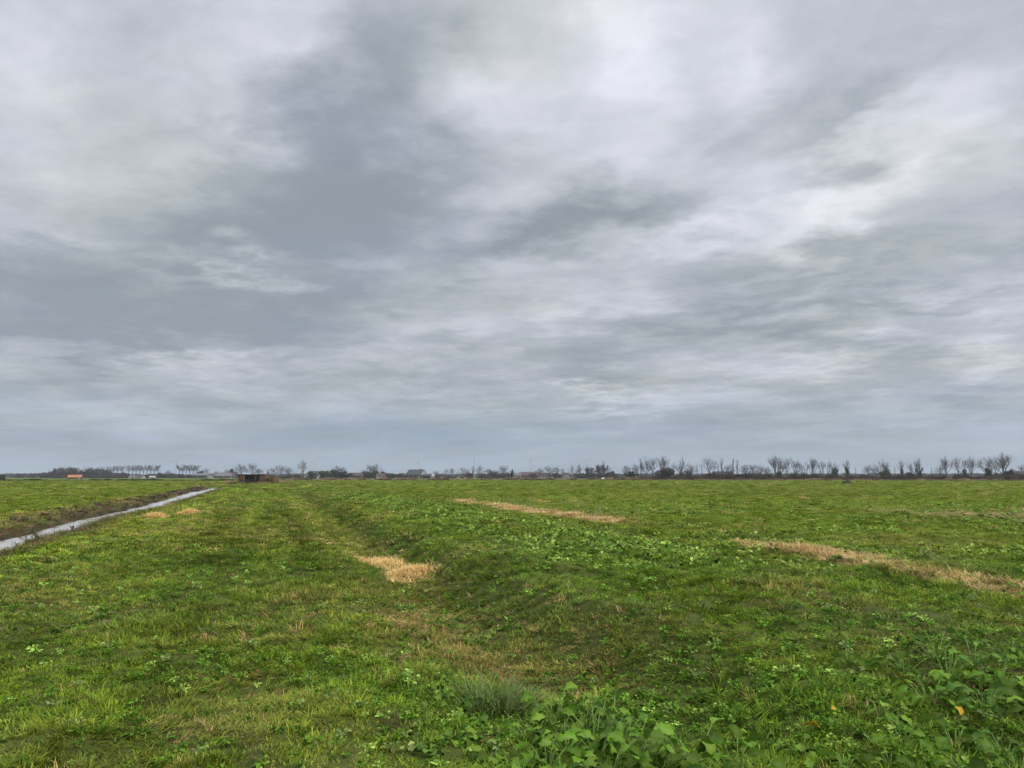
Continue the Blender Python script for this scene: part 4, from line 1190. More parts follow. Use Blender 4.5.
bank_plants()
M_CLOD = solid('dug_mud', (.040, .028, .020), .9, .4, 8, .2, 0, .6)
CLODS = []
for i in range(4):
    bm = bmesh.new(); bmesh.ops.create_icosphere(bm, subdivisions=2, radius=.5)
    rs = np.random.RandomState(300 + i)
    o3 = rs.rand(3) * 50
    for vv in bm.verts:
        p = np.array(vv.co) + o3
        f = 1 + .9 * float(vnoise(np.array([p[0] * 2.2 + p[2]]), np.array([p[1] * 2.2 - p[2] * .7]), 5 + i)[0]) + .25 * rs.randn() * .4
        vv.co *= f; vv.co.z *= .55
    mm = bpy.data.meshes.new('mud_clod'); bm.to_mesh(mm); bm.free(); mm.materials.append(M_CLOD)
    CLODS.append(bpy.data.objects.new('mud_clod', mm))
CLODS = coll_of('clod_kinds', CLODS)
rs = np.random.RandomState(231)
n = 700
v = 12 + 108 * rs.rand(n) ** 1.4; far_side = rs.rand(n) < .75
du = np.where(far_side, -8.5 + .5 * rs.randn(n), -6.1 + .18 * rs.randn(n))
u = du - (ditch_u(du, v) - du)
x, y = xy(u, v)
s = (.10 + .30 * rs.rand(n) ** 2.5) * np.where(far_side, 1, .6) * (1 + v / 110)
o = scatter('mud_clods', x, y, rs.randint(0, 4, n), np.stack([s, s, s * .8], 1), rs.rand(n) * 6.28, np.tile([.1, .1, .1], (n, 1)), CLODS, tilt=.3, seed=9)
tag(o, 'dark lumps of dug ditch mud thrown along the banks', 'mud', kind='stuff')

# ---------------------------------------------------------------- sticks in the ditch edge, posts
M_WOOD = solid('wet_wood', (.035, .028, .022), .8, .4, 12, .3)
M_POST = solid('grey_post', (.30, .28, .25), .85, .3, 6, .2)


def stick(px, py, pytop, lean, label, rad=.035, mat=M_WOOD, name='stick', branch=True, z0=WATER):
    x, y = near(px, py, z0)
    D = y
    top = rise(pytop, D)
    mb = MB(); hgt = top - z0
    mb.tube([(0, 0, -.2), (lean * .4, 0, hgt * .5), (lean, 0, hgt)], [rad, rad * .85, rad * .6], 6)
    if branch: mb.tube([(lean * .5, 0, hgt * .55), (lean * .5 - .12, .03, hgt * .9)], [rad * .6, rad * .3], 5)
    root = mb.build(name, mat, None, True)
    root.location = (x, y, z0)
    return tag(root, label, 'stick' if name == 'stick' else 'post')


stick(38.5, 540, 533.3, -.14, 'dark forked stick leaning over the water nearest the left frame edge', .045)
stick(71, 531.5, 525.5, .08, 'dark stick standing in the ditch water, second from the frame edge', .04)
stick(200.5, 488.5, 482.6, .02, 'thin lone post beyond the ditch near its far end', .06, M_WOOD, 'post', False, 0.0)
stick(855, 483.2, 480.2, .03, 'pale short post right of the dark earth heap in the far pasture', .10, M_POST, 'post', False, 0.0)
stick(871.5, 482.8, 479.4, .0, 'taller pale post between the two dark earth heaps in the far pasture', .08, M_POST, 'post', False, 0.0)


# earth heaps in the far pasture
M_HEAP = solid('earth_heap', (.045, .045, .024), .95, .5, .8, .1)
def heap(px, py, w, h, label, seed):
    x, y = near(px, py); rs = np.random.RandomState(seed)
    V, Fs = [], []; nr, na = 10, 28
    for i in range(nr + 1):
        f = i / nr
        for j in range(na):
            t = 2 * math.pi * j / na
            r = (1 - f) * (1 + .35 * float(vnoise(np.array([2 * math.cos(t) + seed]), np.array([2 * math.sin(t)]), 3)[0]))
            z = h * (1 - (1 - f) ** 2) * (1 + .9 * float(vnoise(np.array([f * 3 + math.cos(t) * 1.5 + seed]), np.array([math.sin(t) * 1.5]), 4)[0]))
            V.append((w / 2 * r * math.cos(t), w / 3.2 * r * math.sin(t), z - .05))
    for i in range(nr):
        for j in range(na): Fs.append((i * na + j, i * na + (j + 1) % na, (i + 1) * na + (j + 1) % na, (i + 1) * na + j))
    o = mesh_obj('earth_heap', V, Fs, M_HEAP, None, True); o.location = (x, y, float(height(np.array([x]), np.array([y]))[0]))
    tag(o, label, 'earth heap')


heap(847, 484.5, 3.4, .75, 'larger dark earth heap in the far pasture before the tree row', 4)
heap(867, 484.2, 1.9, .4, 'smaller dark earth heap right of the larger one', 8)

# ---------------------------------------------------------------- rusty shelter at the ditch end
M_RUST = solid('rusty_sheet', (.115, .042, .026), .8, .5, 1.6, .2, 0, .4)
M_DARKB = solid('tarred_boards', (.028, .022, .019), .85, .5, 2.5, .2)
M_GREYW = solid('weathered_wood', (.13, .105, .09), .9, .35, 3, .15)
M_ROOFS = solid('dull_sheet_roof', (.085, .08, .08), .7, .3, 1.2, .3)
sx_, sy_ = far(252.2, 176); sz = float(height(np.array([sx_]), np.array([sy_]))[0])
sh = empty('cattle_shelter', (sx_, sy_, sz), .32)
tag(sh, 'low dark shelter with rusty red sides and open black front at the ditch end', 'shelter')
wd, hf, hb, dp = 5.6, 2.0, 1.6, 2.6
mb = MB()
for i in range(14): mb.box((-wd / 2 + wd * (i + .5) / 14, dp, hb / 2 - .05), (wd / 14 - .03, .05, hb + .1))
mb.build('back_wall', M_DARKB, sh)
for s_ in (-1, 1):
    mb = MB(); mb.prism([(0, -.1), (dp, -.1), (dp, hb), (0, hf)], 0, .07)
    o = mb.build('side_wall', M_RUST, sh); o.rotation_euler = (0, 0, math.pi / 2); o.location = (s_ * wd / 2 + (.07 if s_ > 0 else 0), 0, 0)
mb = MB()
for k_ in range(36): mb.box((-wd / 2 - .1 + (wd + .2) * (k_ + .5) / 36, dp / 2 - .05, (hf + hb) / 2 + .06 + .012 * (k_ % 2)), ((wd + .2) / 36, dp + .5, .035), 0, 0, -math.atan((hf - hb) / dp))
mb.build('roof', M_ROOFS, sh)
for q, w_ in ((-wd / 2 + 1.0, .34), (-wd / 2 + .35, .75), (.75, .14), (wd / 2 - .55, 1.15)):
    mb = MB(); mb.box((q, -.06, hf / 2 - .05), (w_, .12, hf + .06)); mb.build('post', M_RUST if w_ > .5 else M_GREYW, sh)
mb = MB(); mb.box((wd / 2 - 1.0, -.14, hf * .47), (.16, .06, 2.1), 0, .62); mb.build('brace', M_GREYW, sh)
mb = MB(); mb.box((-wd / 2 - .35, -.05, .62), (.14, .1, 1.7), 0, .5); mb.build('strut', M_RUST, sh)
mb = MB()
for z_ in (.32, .75): mb.box((-.1, -.10, z_), (wd - .6, .05, .20))
mb.build('feed_barrier', M_DARKB, sh)


# ---------------------------------------------------------------- farms
M_BRICK = solid('brown_brick', (.12, .08, .062), .9, .25, .8)
M_DBRICK = solid('dark_wall', (.05, .045, .042), .9, .3, .8)
M_WHITE = solid('white_wall', (.38, .37, .35), .7, .08, .5)
M_TILEO = solid('orange_tiles', (.40, .165, .075), .7, .25, 1.2)
M_TILEB = solid('brown_tiles', (.085, .062, .052), .8, .3, .8)
M_TILEG = solid('grey_roofing', (.135, .14, .15), .7, .2, .5)
M_TILED = solid('dark_tiles', (.05, .052, .056), .6, .2, .5)
M_BLACKB = solid('black_boarding', (.014, .014, .016), .8, .4, 1.0)
M_GLASS = solid('dark_pane', (.03, .035, .045), .12, .1, 1.0, .6)


def house(px, D, wpx, eave_py, ridge_py, depth, label, wall, roof, rz=0.0, name='farmhouse', cat='house', gable=None, hip=0.0, chimney=False, windows=3, door=True, group='farm buildings along the horizon'):
    x, y = far(px, D)
    w = wpx * D / F; z = float(height(np.array([x]), np.array([y]))[0]) - .05
    he, hr = max(rise(eave_py, D) - z, 1.2), max(rise(ridge_py, D) - z, 2)
    root = empty(name, (x, y + depth / 2, z), rz); tag(root, label, cat, group)
    mb = MB(); mb.prism([(-depth / 2, -.2), (depth / 2, -.2), (depth / 2, he), (0, hr - .12), (-depth / 2, he)], -w / 2 + .02, w / 2 - .02)
    o = mb.build('wall', wall, root); o.rotation_euler = (0, 0, math.pi / 2)
    mb = MB(); ov = .35; sl = (hr - he) / (depth / 2)
    a = w / 2 + .25; hp = hip * w / 2
    ey, ez = depth / 2 + ov, he - ov * sl
    for s_ in (-1, 1):
        top = [(-a + hp, 0, hr), (a - hp, 0, hr)]
        lo = [(-a, s_ * ey, ez), (a, s_ * ey, ez)]
        vs = lo + top[::-1]
        vs2 = [(p[0], p[1], p[2] + .16) for p in vs]
        mb.add(vs + vs2, [(0, 1, 2, 3), (4, 7, 6, 5), (0, 4, 5, 1), (1, 5, 6, 2), (2, 6, 7, 3), (3, 7, 4, 0)])
    if hip:
        for s_ in (-1, 1):
            vs = [(s_ * a, -ey, ez), (s_ * a, ey, ez), (s_ * (a - hp), 0, hr)]
            vs2 = [(p[0] + s_ * .05, p[1], p[2] + .15) for p in vs]
            mb.add(vs + vs2, [(0, 1, 2), (3, 5, 4), (0, 3, 4, 1), (1, 4, 5, 2), (2, 5, 3, 0)])
    rf = mb.build('roof', roof, root)
    if chimney:
        cb = MB(); cb.box((w * .28, 0, hr + .25), (.7, .7, 1.3)); cb.box((w * .28, 0, hr + .95), (.85, .85, .12)); cb.build('chimney', M_BRICK, rf)
    for i in range(windows):
        q = -w / 2 + w * (i + .7) / (windows + .4)
        fr = MB(); fr.box((q, -depth / 2 - .03, min(1.5, he * .6)), (1.3, .08, min(1.3, he * .5))); f_ = fr.build('window', M_WHITE, root)
        gl = MB(); gl.box((q, -depth / 2 - .085, min(1.5, he * .6)), (1.1, .03, min(1.1, he * .42))); gl.build('pane', M_GLASS, f_)
    if door:
        dr = MB(); dr.box((w / 2 - 1.1, -depth / 2 - .03, min(1.02, he * .45)), (1.0, .08, min(2.05, he * .9))); dr.build('door', M_DBRICK if wall is M_WHITE else M_WHITE, root)
    if gable:
        for s_ in (-1, 1):
            gb = MB(); gb.prism([(-depth / 2 + .6, he - .1), (depth / 2 - .6, he - .1), (0, hr - .55)], 0, .06)
            o = gb.build('gable_board', gable, root); o.rotation_euler = (0, 0, math.pi / 2); o.location = (s_ * (w / 2 + .01) + (.06 if s_ > 0 else 0), 0, 0)
    return root


house(73, 480, 12, 477.9, 475.0, 5.5, 'low shed with a bright orange roof before the dark grove', M_BRICK, M_TILEO, .25, 'shed', 'shed', windows=1)
house(131, 720, 5, 476.9, 475.7, 5, 'tiny white shed below the left end of the longer tree row', M_WHITE, M_TILEG, .2, 'shed', 'shed', windows=1)
house(139, 720, 7, 477.0, 475.5, 6, 'small brown-roofed shed below the middle of the longer tree row', M_WHITE, M_TILEB, -.2, 'shed', 'shed', windows=1)
house(151.5, 560, 5, 477.6, 476.4, 4, 'tiny white shed standing forward below the right end of the longer tree row', M_WHITE, M_WHITE, .1, 'shed', 'shed', windows=1)
house(202, 690, 20, 475.3, 473.4, 10, 'long low dark barn with grey roof beside the white gabled lean-to', M_DBRICK, M_TILEG, .0, 'barn', 'barn', windows=2)
house(210, 675, 4, 475.9, 474.2, 5, 'white gabled lean-to between the low dark barn and the hipped roof', M_WHITE, M_TILED, 1.35, 'lean_to', 'outbuilding', windows=1)
house(222.5, 680, 19, 475.9, 472.6, 11, 'house with broad grey hipped roof left of the rusty shelter', M_BRICK, M_TILEG, .0, hip=.45, chimney=True)
house(316, 560, 24, 474.8, 471.2, 10, 'low dark barn with pale lower wall near the forked tree', M_WHITE, M_TILED, .05, 'barn', 'barn', hip=.3, windows=5)
house(356.5, 640, 15, 475.6, 472.8, 9, 'low house with reddish-brown roof right of the green mound', M_BRICK, M_TILEB, -.1, chimney=True)
house(380, 600, 8, 475.8, 473.6, 7, 'small tan-walled house among the brown bushes', M_WHITE, M_TILEB, .3)
house(405, 680, 7, 475.6, 473.6, 7, 'small brown-roofed house behind the left end of the grey barn', M_BRICK, M_TILEB, .2)
house(415.5, 640, 16.5, 474.6, 469.6, 12, 'large dark grey barn house with white-edged gable', M_DBRICK, M_TILED, -.38, 'barn_house', 'barn', gable=M_WHITE, chimney=True)
house(428, 630, 9.5, 475.6, 474.0, 6, 'long low dark annex right of the large grey barn house', M_BLACKB, M_TILED, .0, 'annex', 'outbuilding', windows=0)
house(433, 626, 2.2, 476.0, 474.4, 3, 'tiny white shed at the right end of the dark annex', M_WHITE, M_WHITE, .0, 'shed', 'shed', windows=1, door=False)
house(516.5, 650, 7.5, 475.0, 472.8, 8, 'pale grey-walled house right of the small black conifer', M_WHITE, M_TILEG, .2)
house(529.5, 660, 21, 475.2, 472.2, 10, 'long brown-roofed house in the middle of the farm row', M_BRICK, M_TILEB, .0, hip=.2, chimney=True)
house(543.5, 640, 9, 475.6, 473.2, 8, 'lower brown-roofed house with pale front beside the dark round tree', M_WHITE, M_TILEB, .0)
house(567, 640, 6, 475.2, 472.8, 7, 'white gabled house among the hazy slim trees', M_WHITE, M_TILEB, .9)
house(725, 350, 17.5, 474.2, 471.6, 7, 'black boarded barn beneath the slim upright trees', M_BLACKB, M_TILED, .0, 'barn', 'barn', windows=1)
house(1021, 348, 17, 475.0, 471.2, 8, 'dark-roofed barn beside the great tree at the right frame edge', M_DBRICK, M_TILED, .0, 'barn', 'barn', windows=1)
house(632.5, 400, 12, 474.0, 472.0, 6, 'dark shed half hidden under the small round trees', M_BLACKB, M_TILED, .0, 'shed', 'shed', windows=1)

# clipped hedge
x0, _ = far(735, 352); x1, _ = far(772, 352)
mb = MB(); rnd = random.Random(3)
Lh = x1 - x0
for i in range(9000):
    q, w_, z_ = rnd.random() * Lh, rnd.uniform(-.7, .7), rnd.random() * (2.3 + .25 * math.sin(rnd.random() * 3))
    p = Vector((q, w_, z_)); a = Vector((rnd.gauss(0, 1), rnd.gauss(0, 1), rnd.gauss(0, 1))).normalized(); b = a.cross(Vector((rnd.gauss(0, 1), rnd.gauss(0, 1), rnd.gauss(0, 1)))).normalized()
    h_ = .10 + .1 * rnd.random()
    mb.add([p - a * h_, p + b * h_, p + a * h_, p - b * h_], [(0, 1, 2, 3)])
M_HEDGE = solid('hedge_leaves', (.035, .038, .022), .85, .5, .5, .15)
hd = mb.build('hedge', M_HEDGE); hd.location = (x0, 352, 0); tag(hd, 'long clipped dark hedge between the black barn and the tall wide tree', 'hedge')

# white wrapped bales at the pasture edge
M_WRAP = solid('bale_wrap', (.75, .76, .76), .35, .08, 4, .5)
for px, py, lab in ((603, 480.3, 'white wrapped bale at the foot of the flame-shaped tree'), (625.5, 480.0, 'white wrapped bale on the pasture edge below the small round trees')):
    x, y = far(px, 335); mb = MB()
    mb.tube([(-.6, 0, .58), (-.56, 0, .58), (.56, 0, .58), (.6, 0, .58)], [.5, .58, .58, .5], 20)
    o = mb.build('wrapped_bale', M_WRAP, None, True); o.location = (x, y, float(height(np.array([x]), np.array([y]))[0]) - .03); o.rotation_euler = (0, 0, .4)
    tag(o, lab, 'bale', 'white wrapped bales')

# ---------------------------------------------------------------- wind turbines far off
M_TURB = solid('turbine_paint', (.34, .36, .39), .5, .05, .1)
def turbine(px, hub_py, D, ang, label, rad=.42):
    x, y = far(px, D); hub = rise(hub_py, D)
    root = empty('wind_turbine', (x, y, 0)); tag(root, label, 'wind turbine', 'wind turbines on the horizon')
    mb = MB(); mb.tube([(0, 0, -1), (0, 0, hub * .5), (0, 0, hub)], [hub * .028, hub * .022, hub * .015], 12); mb.build('tower', M_TURB, root, True)
    mb = MB(); mb.box((0, 1.2, hub + .6), (hub * .045, hub * .11, hub * .045)); mb.build('nacelle', M_TURB, root)
    mb = MB(); mb.tube([(0, -hub * .05, hub + .6), (0, -hub * .07, hub + .6), (0, -hub * .085, hub + .6)], [hub * .024, hub * .02, .2], 10); mb.build('hub', M_TURB, root, True)
    for k_ in range(3):
        a = ang + k_ * 2.0944; d = Vector((math.sin(a), 0, math.cos(a))); c = Vector((math.cos(a), 0, -math.sin(a))); l = hub * rad
        p = Vector((0, -hub * .06, hub + .6)); mb = MB(); th = Vector((0, hub * .006, 0))
        pr = [(0, .010), (.12, .028), (.45, .020), (1, .006)]
        vs = []
        for f, w_ in pr:
            q = p + d * l * f
            vs += [q - c * hub * w_ * .4 - th * (1 - f * .7), q + c * hub * w_ - th * (1 - f * .7), q + c * hub * w_ + th * (1 - f * .7), q - c * hub * w_ * .4 + th * (1 - f * .7)]
        fs = [(0, 3, 2, 1), (12, 13, 14, 15)]
        for i in range(3):
            for j in range(4): fs.append((4 * i + j, 4 * i + (j + 1) % 4, 4 * i + 4 + (j + 1) % 4, 4 * i + 4 + j))
        mb.add(vs, fs); mb.build('blade', M_TURB, root)


turbine(530.5, 461.2, 2300, .45, 'clearest wind turbine, above the long brown-roofed house', .4)
turbine(586.5, 461.5, 2900, 1.0, 'faint wind turbine above the gap left of the dense pyramid tree', .4)
turbine(418, 462.8, 2900, .2, 'faint wind turbine above the large grey barn house', .4)
turbine(313.5, 462.5, 2900, .75, 'faint wind turbine right of the tall forked tree', .35)
turbine(175.5, 461.8, 3000, .6, 'faint wind turbine left of the shorter even tree row', .4)
# slim mast
x, y = far(474, 1500); hm = rise(455, 1500)
mb = MB()
for s_ in range(3):
    a = s_ * 2.0944; mb.tube([(.8 * math.cos(a), .8 * math.sin(a), -.5), (.25 * math.cos(a), .25 * math.sin(a), hm)], [.16, .10], 5)
for i in range(26):
    z_ = hm * i / 26; r_ = .8 - .55 * i / 26
    for s_ in range(3):
        a, b = s_ * 2.0944, (s_ + 1) * 2.0944
        mb.tube([(r_ * math.cos(a), r_ * math.sin(a), z_), (r_ * math.cos(b), r_ * math.sin(b), z_ + hm / 26)], [.06, .06], 4)
o = mb.build('radio_mast', solid('galvanised_steel', (.3, .31, .32), .5, .1, 1)); o.location = (x, y, 0)
tag(o, 'very thin tall lattice mast above the slim dark tree of the middle wood', 'mast')

# ---------------------------------------------------------------- sky
SUN_AZ, SUN_EL = R(120), R(48)      # bearing right of straight ahead
W = bpy.data.worlds.new('World'); SC.world = W; W.use_nodes = True
nt = W.node_tree; nt.nodes.clear(); N, L = nt.nodes, nt.links
out = N.new('ShaderNodeOutputWorld'); bg = N.new('ShaderNodeBackground'); bg.inputs['Strength'].default_value = .10
sky = N.new('ShaderNodeTexSky'); sky.sky_type = 'NISHITA'; sky.sun_disc = False
sky.sun_elevation = SUN_EL; sky.sun_rotation = SUN_AZ; sky.air_density = 1.2; sky.dust_density = 2.0
tc = N.new('ShaderNodeTexCoord'); sep = N.new('ShaderNodeSeparateXYZ'); L.new(tc.outputs['Generated'], sep.inputs[0])


def mth(op, a, b=None, clamp=False):
    n = N.new('ShaderNodeMath'); n.operation = op; n.use_clamp = clamp
    for i, q in enumerate((a, b)):
        if q is None: continue
        if isinstance(q, (int, float)): n.inputs[i].default_value = q
        else: L.new(q, n.inputs[i])
    return n.outputs[0]


def vm(op, a, b):
    n = N.new('ShaderNodeVectorMath'); n.operation = op
    for i, q in enumerate((a, b)):
        if isinstance(q, (tuple, list)): n.inputs[i].default_value = q
        else: L.new(q, n.inputs[i])
    return n.outputs[0]


def noise(vec, scale, detail, rough=.55, dist=0.0, col=False):
    n = N.new('ShaderNodeTexNoise'); n.inputs['Scale'].default_value = scale; n.inputs['Detail'].default_value = detail; n.inputs['Roughness'].default_value = rough; n.inputs['Distortion'].default_value = dist
    L.new(vec, n.inputs['Vector'])
    return n.outputs['Color' if col else 'Fac']


def ramp_val(v, a, b, c, d):
    n = N.new('ShaderNodeMapRange'); n.interpolation_type = 'SMOOTHSTEP'
    for k, q in zip(('From Min', 'From Max', 'To Min', 'To Max'), (a, b, c, d)): n.inputs[k].default_value = q
    L.new(v, n.inputs['Value'])
    return n.outputs['Result']


zc = mth('MAXIMUM', sep.outputs['Z'], 0.0)
# cloud-deck coordinates: where the line of sight meets a flat deck, eased near the horizon
den = mth('ADD', zc, .11)
cb = N.new('ShaderNodeCombineXYZ'); L.new(mth('DIVIDE', sep.outputs['X'], den), cb.inputs['X']); L.new(mth('DIVIDE', sep.outputs['Y'], den), cb.inputs['Y'])
deck = cb.outputs[0]
# bearing and elevation in degrees
az = mth('MULTIPLY', mth('ARCTAN2', sep.outputs['X'], sep.outputs['Y']), 57.2958)
el = mth('MULTIPLY', mth('ARCSINE', sep.outputs['Z']), 57.2958)
ce = N.new('ShaderNodeCombineXYZ'); L.new(az, ce.inputs['X']); L.new(el, ce.inputs['Y'])
ang = ce.outputs[0]
# ragged edges: warp by deck noise
wn = vm('SUBTRACT', noise(deck, 1.5, 5, .6, 0, True), (.5, .5, .5))
wn2 = vm('SUBTRACT', noise(deck, 4.5, 5, .6, 0, True), (.5, .5, .5))
warp_k = ramp_val(el, 0, 14, .25, 1.0)
wv_ = N.new('ShaderNodeVectorMath'); wv_.operation = 'SCALE'; L.new(vm('ADD', vm('MULTIPLY', wn, (20, 14, 0)), vm('MULTIPLY', wn2, (11, 8, 0))), wv_.inputs[0]); L.new(warp_k, wv_.inputs['Scale'])
angw = vm('ADD', ang, wv_.outputs[0])


def direction(px, py):
    X, Y = (px - 512) / F, (384 - py) / F
    d = Vector((X, CP - Y * SP, SP + Y * CP)).normalized()
    return math.degrees(math.atan2(d.x, d.y)), math.degrees(math.asin(d.z))


acc = None
def blob(px, py, rx, ry, rot, amp):
    """a thicker or thinner region of the overcast, by bearing and elevation"""
    global acc
    a, e = direction(px, py); kk = math.degrees(1 / F)
    mp = N.new('ShaderNodeMapping'); mp.vector_type = 'TEXTURE'
    mp.inputs['Location'].default_value = (a, e, 0); mp.inputs['Rotation'].default_value = (0, 0, R(rot)); mp.inputs['Scale'].default_value = (rx * kk * 1.55, ry * kk * 1.55, 1)
    L.new(angw, mp.inputs['Vector'])
    g = N.new('ShaderNodeTexGradient'); g.gradient_type = 'QUADRATIC_SPHERE'; L.new(mp.outputs[0], g.inputs[0])
    s = mth('MULTIPLY', mth('POWER', g.outputs['Fac'], .8), amp * 1.25)
    acc = s if acc is None else mth('ADD', acc, s)


for b in BLOBS: blob(*b)
deckr = N.new('ShaderNodeMapping'); deckr.vector_type = 'TEXTURE'; deckr.inputs['Rotation'].default_value = (0, 0, R(152)); deckr.inputs['Scale'].default_value = (1.25, 1.0, 1); L.new(deck, deckr.inputs['Vector'])
dk = deckr.outputs[0]
wk = vm('ADD', dk, vm('MULTIPLY', vm('SUBTRACT', noise(dk, 2.6, 4, .6, 0, True), (.5, .5, .5)), (.28, .28, 0)))
big = mth('SUBTRACT', ramp_val(noise(wk, .95, 9, .52, 0), .30, .70, .08, .92), .5)
fine = mth('SUBTRACT', ramp_val(noise(wk, 2.9, 9, .55, 0), .34, .66, .0, 1.0), .5)
amp_f = ramp_val(el, 0, 10, .8, 1.0)
tex = mth('MULTIPLY', mth('ADD', mth('MULTIPLY', big, .36), mth('ADD', mth('MULTIPLY', fine, .12), mth('MULTIPLY', mth('SUBTRACT', ramp_val(noise(wk, 9.5, 8, .6, 0), .36, .64, 0, 1), .5), .06))), amp_f)
# far cloud rolls seen edge-on, low over the land
la = N.new('ShaderNodeMapping'); la.inputs['Rotation'].default_value = (0, 0, R(-4)); la.inputs['Scale'].default_value = (.085, .42, 1); L.new(vm('ADD', ang, vm('MULTIPLY', wn2, (5, 2.2, 0))), la.inputs['Vector'])
rolls = mth('MULTIPLY', mth('SUBTRACT', ramp_val(noise(la.outputs[0], 1.0, 8, .58, 0), .33, .67, 0, 1), .5), mth('MULTIPLY', ramp_val(el, .8, 3.5, 0, .30), ramp_val(el, 9, 20, 1.0, 0.0)))
tex = mth('ADD', tex, rolls)
lum = mth('ADD', mth('ADD', mth('ADD', acc, SKY_BASE), tex), mth('ADD', ramp_val(el, 30, 75, 0, .12), ramp_val(el, 4, 17, -.05, 0)))
cr = N.new('ShaderNodeValToRGB'); cr.color_ramp.interpolation = 'B_SPLINE'
E_ = cr.color_ramp.elements
E_[0].position = 0; E_[0].color = (.240, .278, .318, 1); E_[1].position = 1; E_[1].color = (.84, .865, .92, 1)
for p, c in ((.28, (.345, .385, .425, 1)), (.52, (.485, .518, .556, 1)), (.78, (.68, .705, .755, 1))):
    q = E_.new(p); q.color = c
L.new(lum, cr.inputs['Fac'])
# faint warm and cool casts through the deck
ht = ramp_val(noise(deck, 1.3, 4, .5, 0), .38, .62, 0, 1)
cast = N.new('ShaderNodeMix'); cast.data_type = 'RGBA'; L.new(ht, cast.inputs['Factor']); cast.inputs['A'].default_value = (1.0, .98, 1.04, 1); cast.inputs['B'].default_value = (1.02, 1.01, .975, 1)
hm_ = N.new('ShaderNodeMix'); hm_.data_type = 'RGBA'; hm_.blend_type = 'MULTIPLY'; hm_.inputs['Factor'].default_value = 1.0
L.new(cr.outputs['Color'], hm_.inputs['A']); L.new(cast.outputs['Result'], hm_.inputs['B'])
# blue-grey veil low down, where the deck is thinner
lowb = ramp_val(el, 0.0, 8.0, 1.0, 0.0)
lm = N.new('ShaderNodeMix'); lm.data_type = 'RGBA'; L.new(lowb, lm.inputs['Factor']); L.new(hm_.outputs['Result'], lm.inputs['A'])
veil = N.new('ShaderNodeMix'); veil.data_type = 'RGBA'; veil.blend_type = 'MULTIPLY'; veil.inputs['Factor'].default_value = 1.0
L.new(hm_.outputs['Result'], veil.inputs['A']); veil.inputs['B'].default_value = (.62, .79, .92, 1)
L.new(veil.outputs['Result'], lm.inputs['B'])
# a clearer blue strip low over the middle of the view
bx = mth('DIVIDE', mth('ADD', az, 5.0), 13.0); by = mth('DIVIDE', mth('SUBTRACT', el, 2.7), 1.5)
gap = mth('MULTIPLY', mth('EXPONENT', mth('MULTIPLY', mth('ADD', mth('MULTIPLY', bx, bx), mth('MULTIPLY', by, by)), -1.0)), ramp_val(noise(wk, 3.5, 5, .55, 0), .35, .6, .15, .8))
lm2 = N.new('ShaderNodeMix'); lm2.data_type = 'RGBA'; L.new(gap, lm2.inputs['Factor']); L.new(lm.outputs['Result'], lm2.inputs['A']); lm2.inputs['B'].default_value = (.225, .345, .475, 1)
lm = lm2
scl_ = N.new('ShaderNodeVectorMath'); scl_.operation = 'SCALE'; scl_.inputs['Scale'].default_value = SKY_GAIN; L.new(lm.outputs['Result'], scl_.inputs[0])
# clear sky behind shows through a little
fin = N.new('ShaderNodeMix'); fin.data_type = 'RGBA'; fin.inputs['Factor'].default_value = .95
L.new(sky.outputs['Color'], fin.inputs['A']); L.new(scl_.outputs[0], fin.inputs['B'])
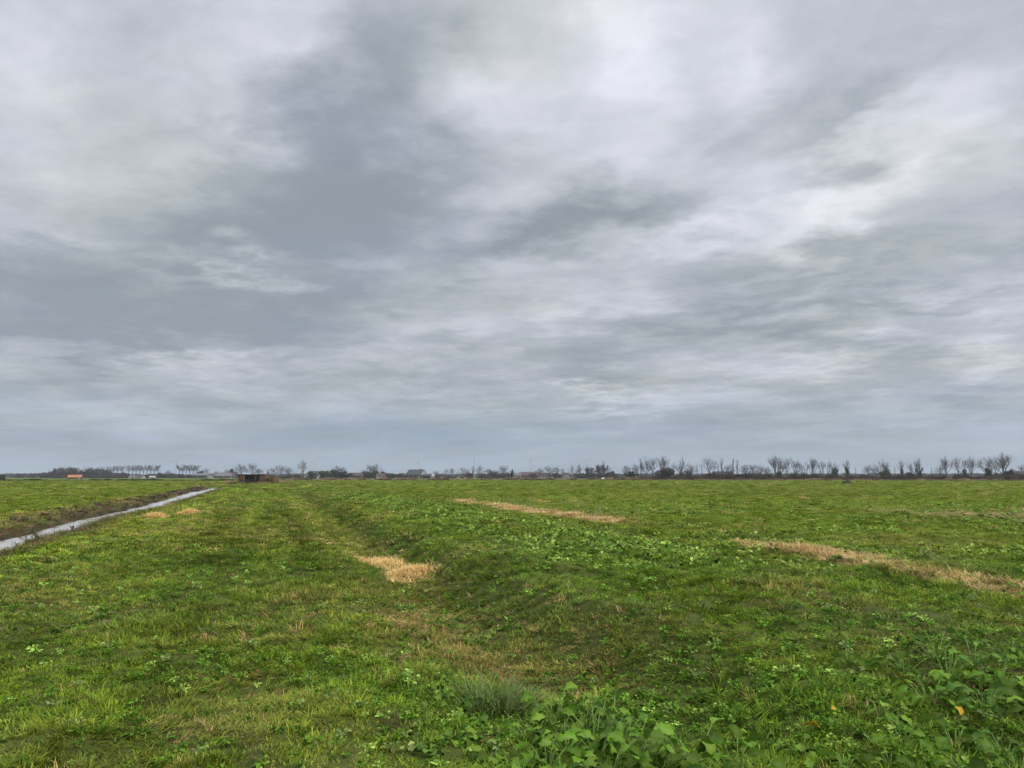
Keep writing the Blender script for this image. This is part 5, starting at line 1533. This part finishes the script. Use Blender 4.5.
# brightness added overhead and behind the camera, out of view, to light the land
up = ramp_val(el, 33, 65, 1.0, 1.9)
back = ramp_val(sep.outputs['Y'], .45, -.6, 1.0, 1.45)
gl = N.new('ShaderNodeVectorMath'); gl.operation = 'SCALE'; L.new(fin.outputs['Result'], gl.inputs[0]); L.new(mth('MULTIPLY', up, back), gl.inputs['Scale'])
L.new(gl.outputs[0], bg.inputs['Color']); L.new(bg.outputs[0], out.inputs['Surface'])
W.cycles.sampling_method = 'MANUAL'; W.cycles.sample_map_resolution = 512

sun = bpy.data.lights.new('sun', 'SUN'); sun.energy = SUN_E; sun.angle = R(24); sun.color = (1, .96, .90)
so = bpy.data.objects.new('sun', sun); COL.objects.link(so)
d = Vector((math.sin(SUN_AZ) * math.cos(SUN_EL), math.cos(SUN_AZ) * math.cos(SUN_EL), math.sin(SUN_EL)))
so.rotation_euler = (-d).to_track_quat('-Z', 'Y').to_euler(); so.location = d * 200

# ---------------------------------------------------------------- haze
if HAZE > 0:
    m, nt2, N2, L2 = new_mat('air')
    o2 = N2.new('ShaderNodeOutputMaterial'); pv = N2.new('ShaderNodeVolumePrincipled')
    pv.inputs['Color'].default_value = (.90, .95, 1.0, 1); pv.inputs['Density'].default_value = HAZE; pv.inputs['Anisotropy'].default_value = .1
    L2.new(pv.outputs[0], o2.inputs['Volume'])
    mb = MB(); mb.box((0, 0, 70), (9000, 9000, 146)); hz = mb.build('haze', m); tag(hz, 'thin pale winter haze over the whole polder', 'haze', kind='stuff')

# ---------------------------------------------------------------- camera
cd = bpy.data.cameras.new('camera'); cd.sensor_width = 36; cd.lens = F / 1024 * 36; cd.clip_start = .05; cd.clip_end = 20000
co = bpy.data.objects.new('camera', cd); COL.objects.link(co); co.location = (0, 0, H); co.rotation_euler = (math.pi / 2 + PITCH, 0, 0)
SC.camera = co
vs_ = SC.view_settings; vs_.view_transform = 'Standard'; vs_.look = 'None'; vs_.gamma = 1; vs_.exposure = EXPOSURE; vs_.use_curve_mapping = False
SC.render.engine = 'CYCLES'
cy = SC.cycles
cy.use_denoising = DENOISE; cy.denoising_prefilter = 'NONE'; cy.denoiser = 'OPENIMAGEDENOISE'; cy.denoising_input_passes = 'RGB_ALBEDO_NORMAL'
cy.max_bounces = 5; cy.diffuse_bounces = 2; cy.glossy_bounces = 2; cy.transmission_bounces = 2; cy.volume_bounces = 0; cy.transparent_max_bounces = 4
cy.use_adaptive_sampling = False; cy.sample_clamp_indirect = 6
SC.render.film_transparent = False
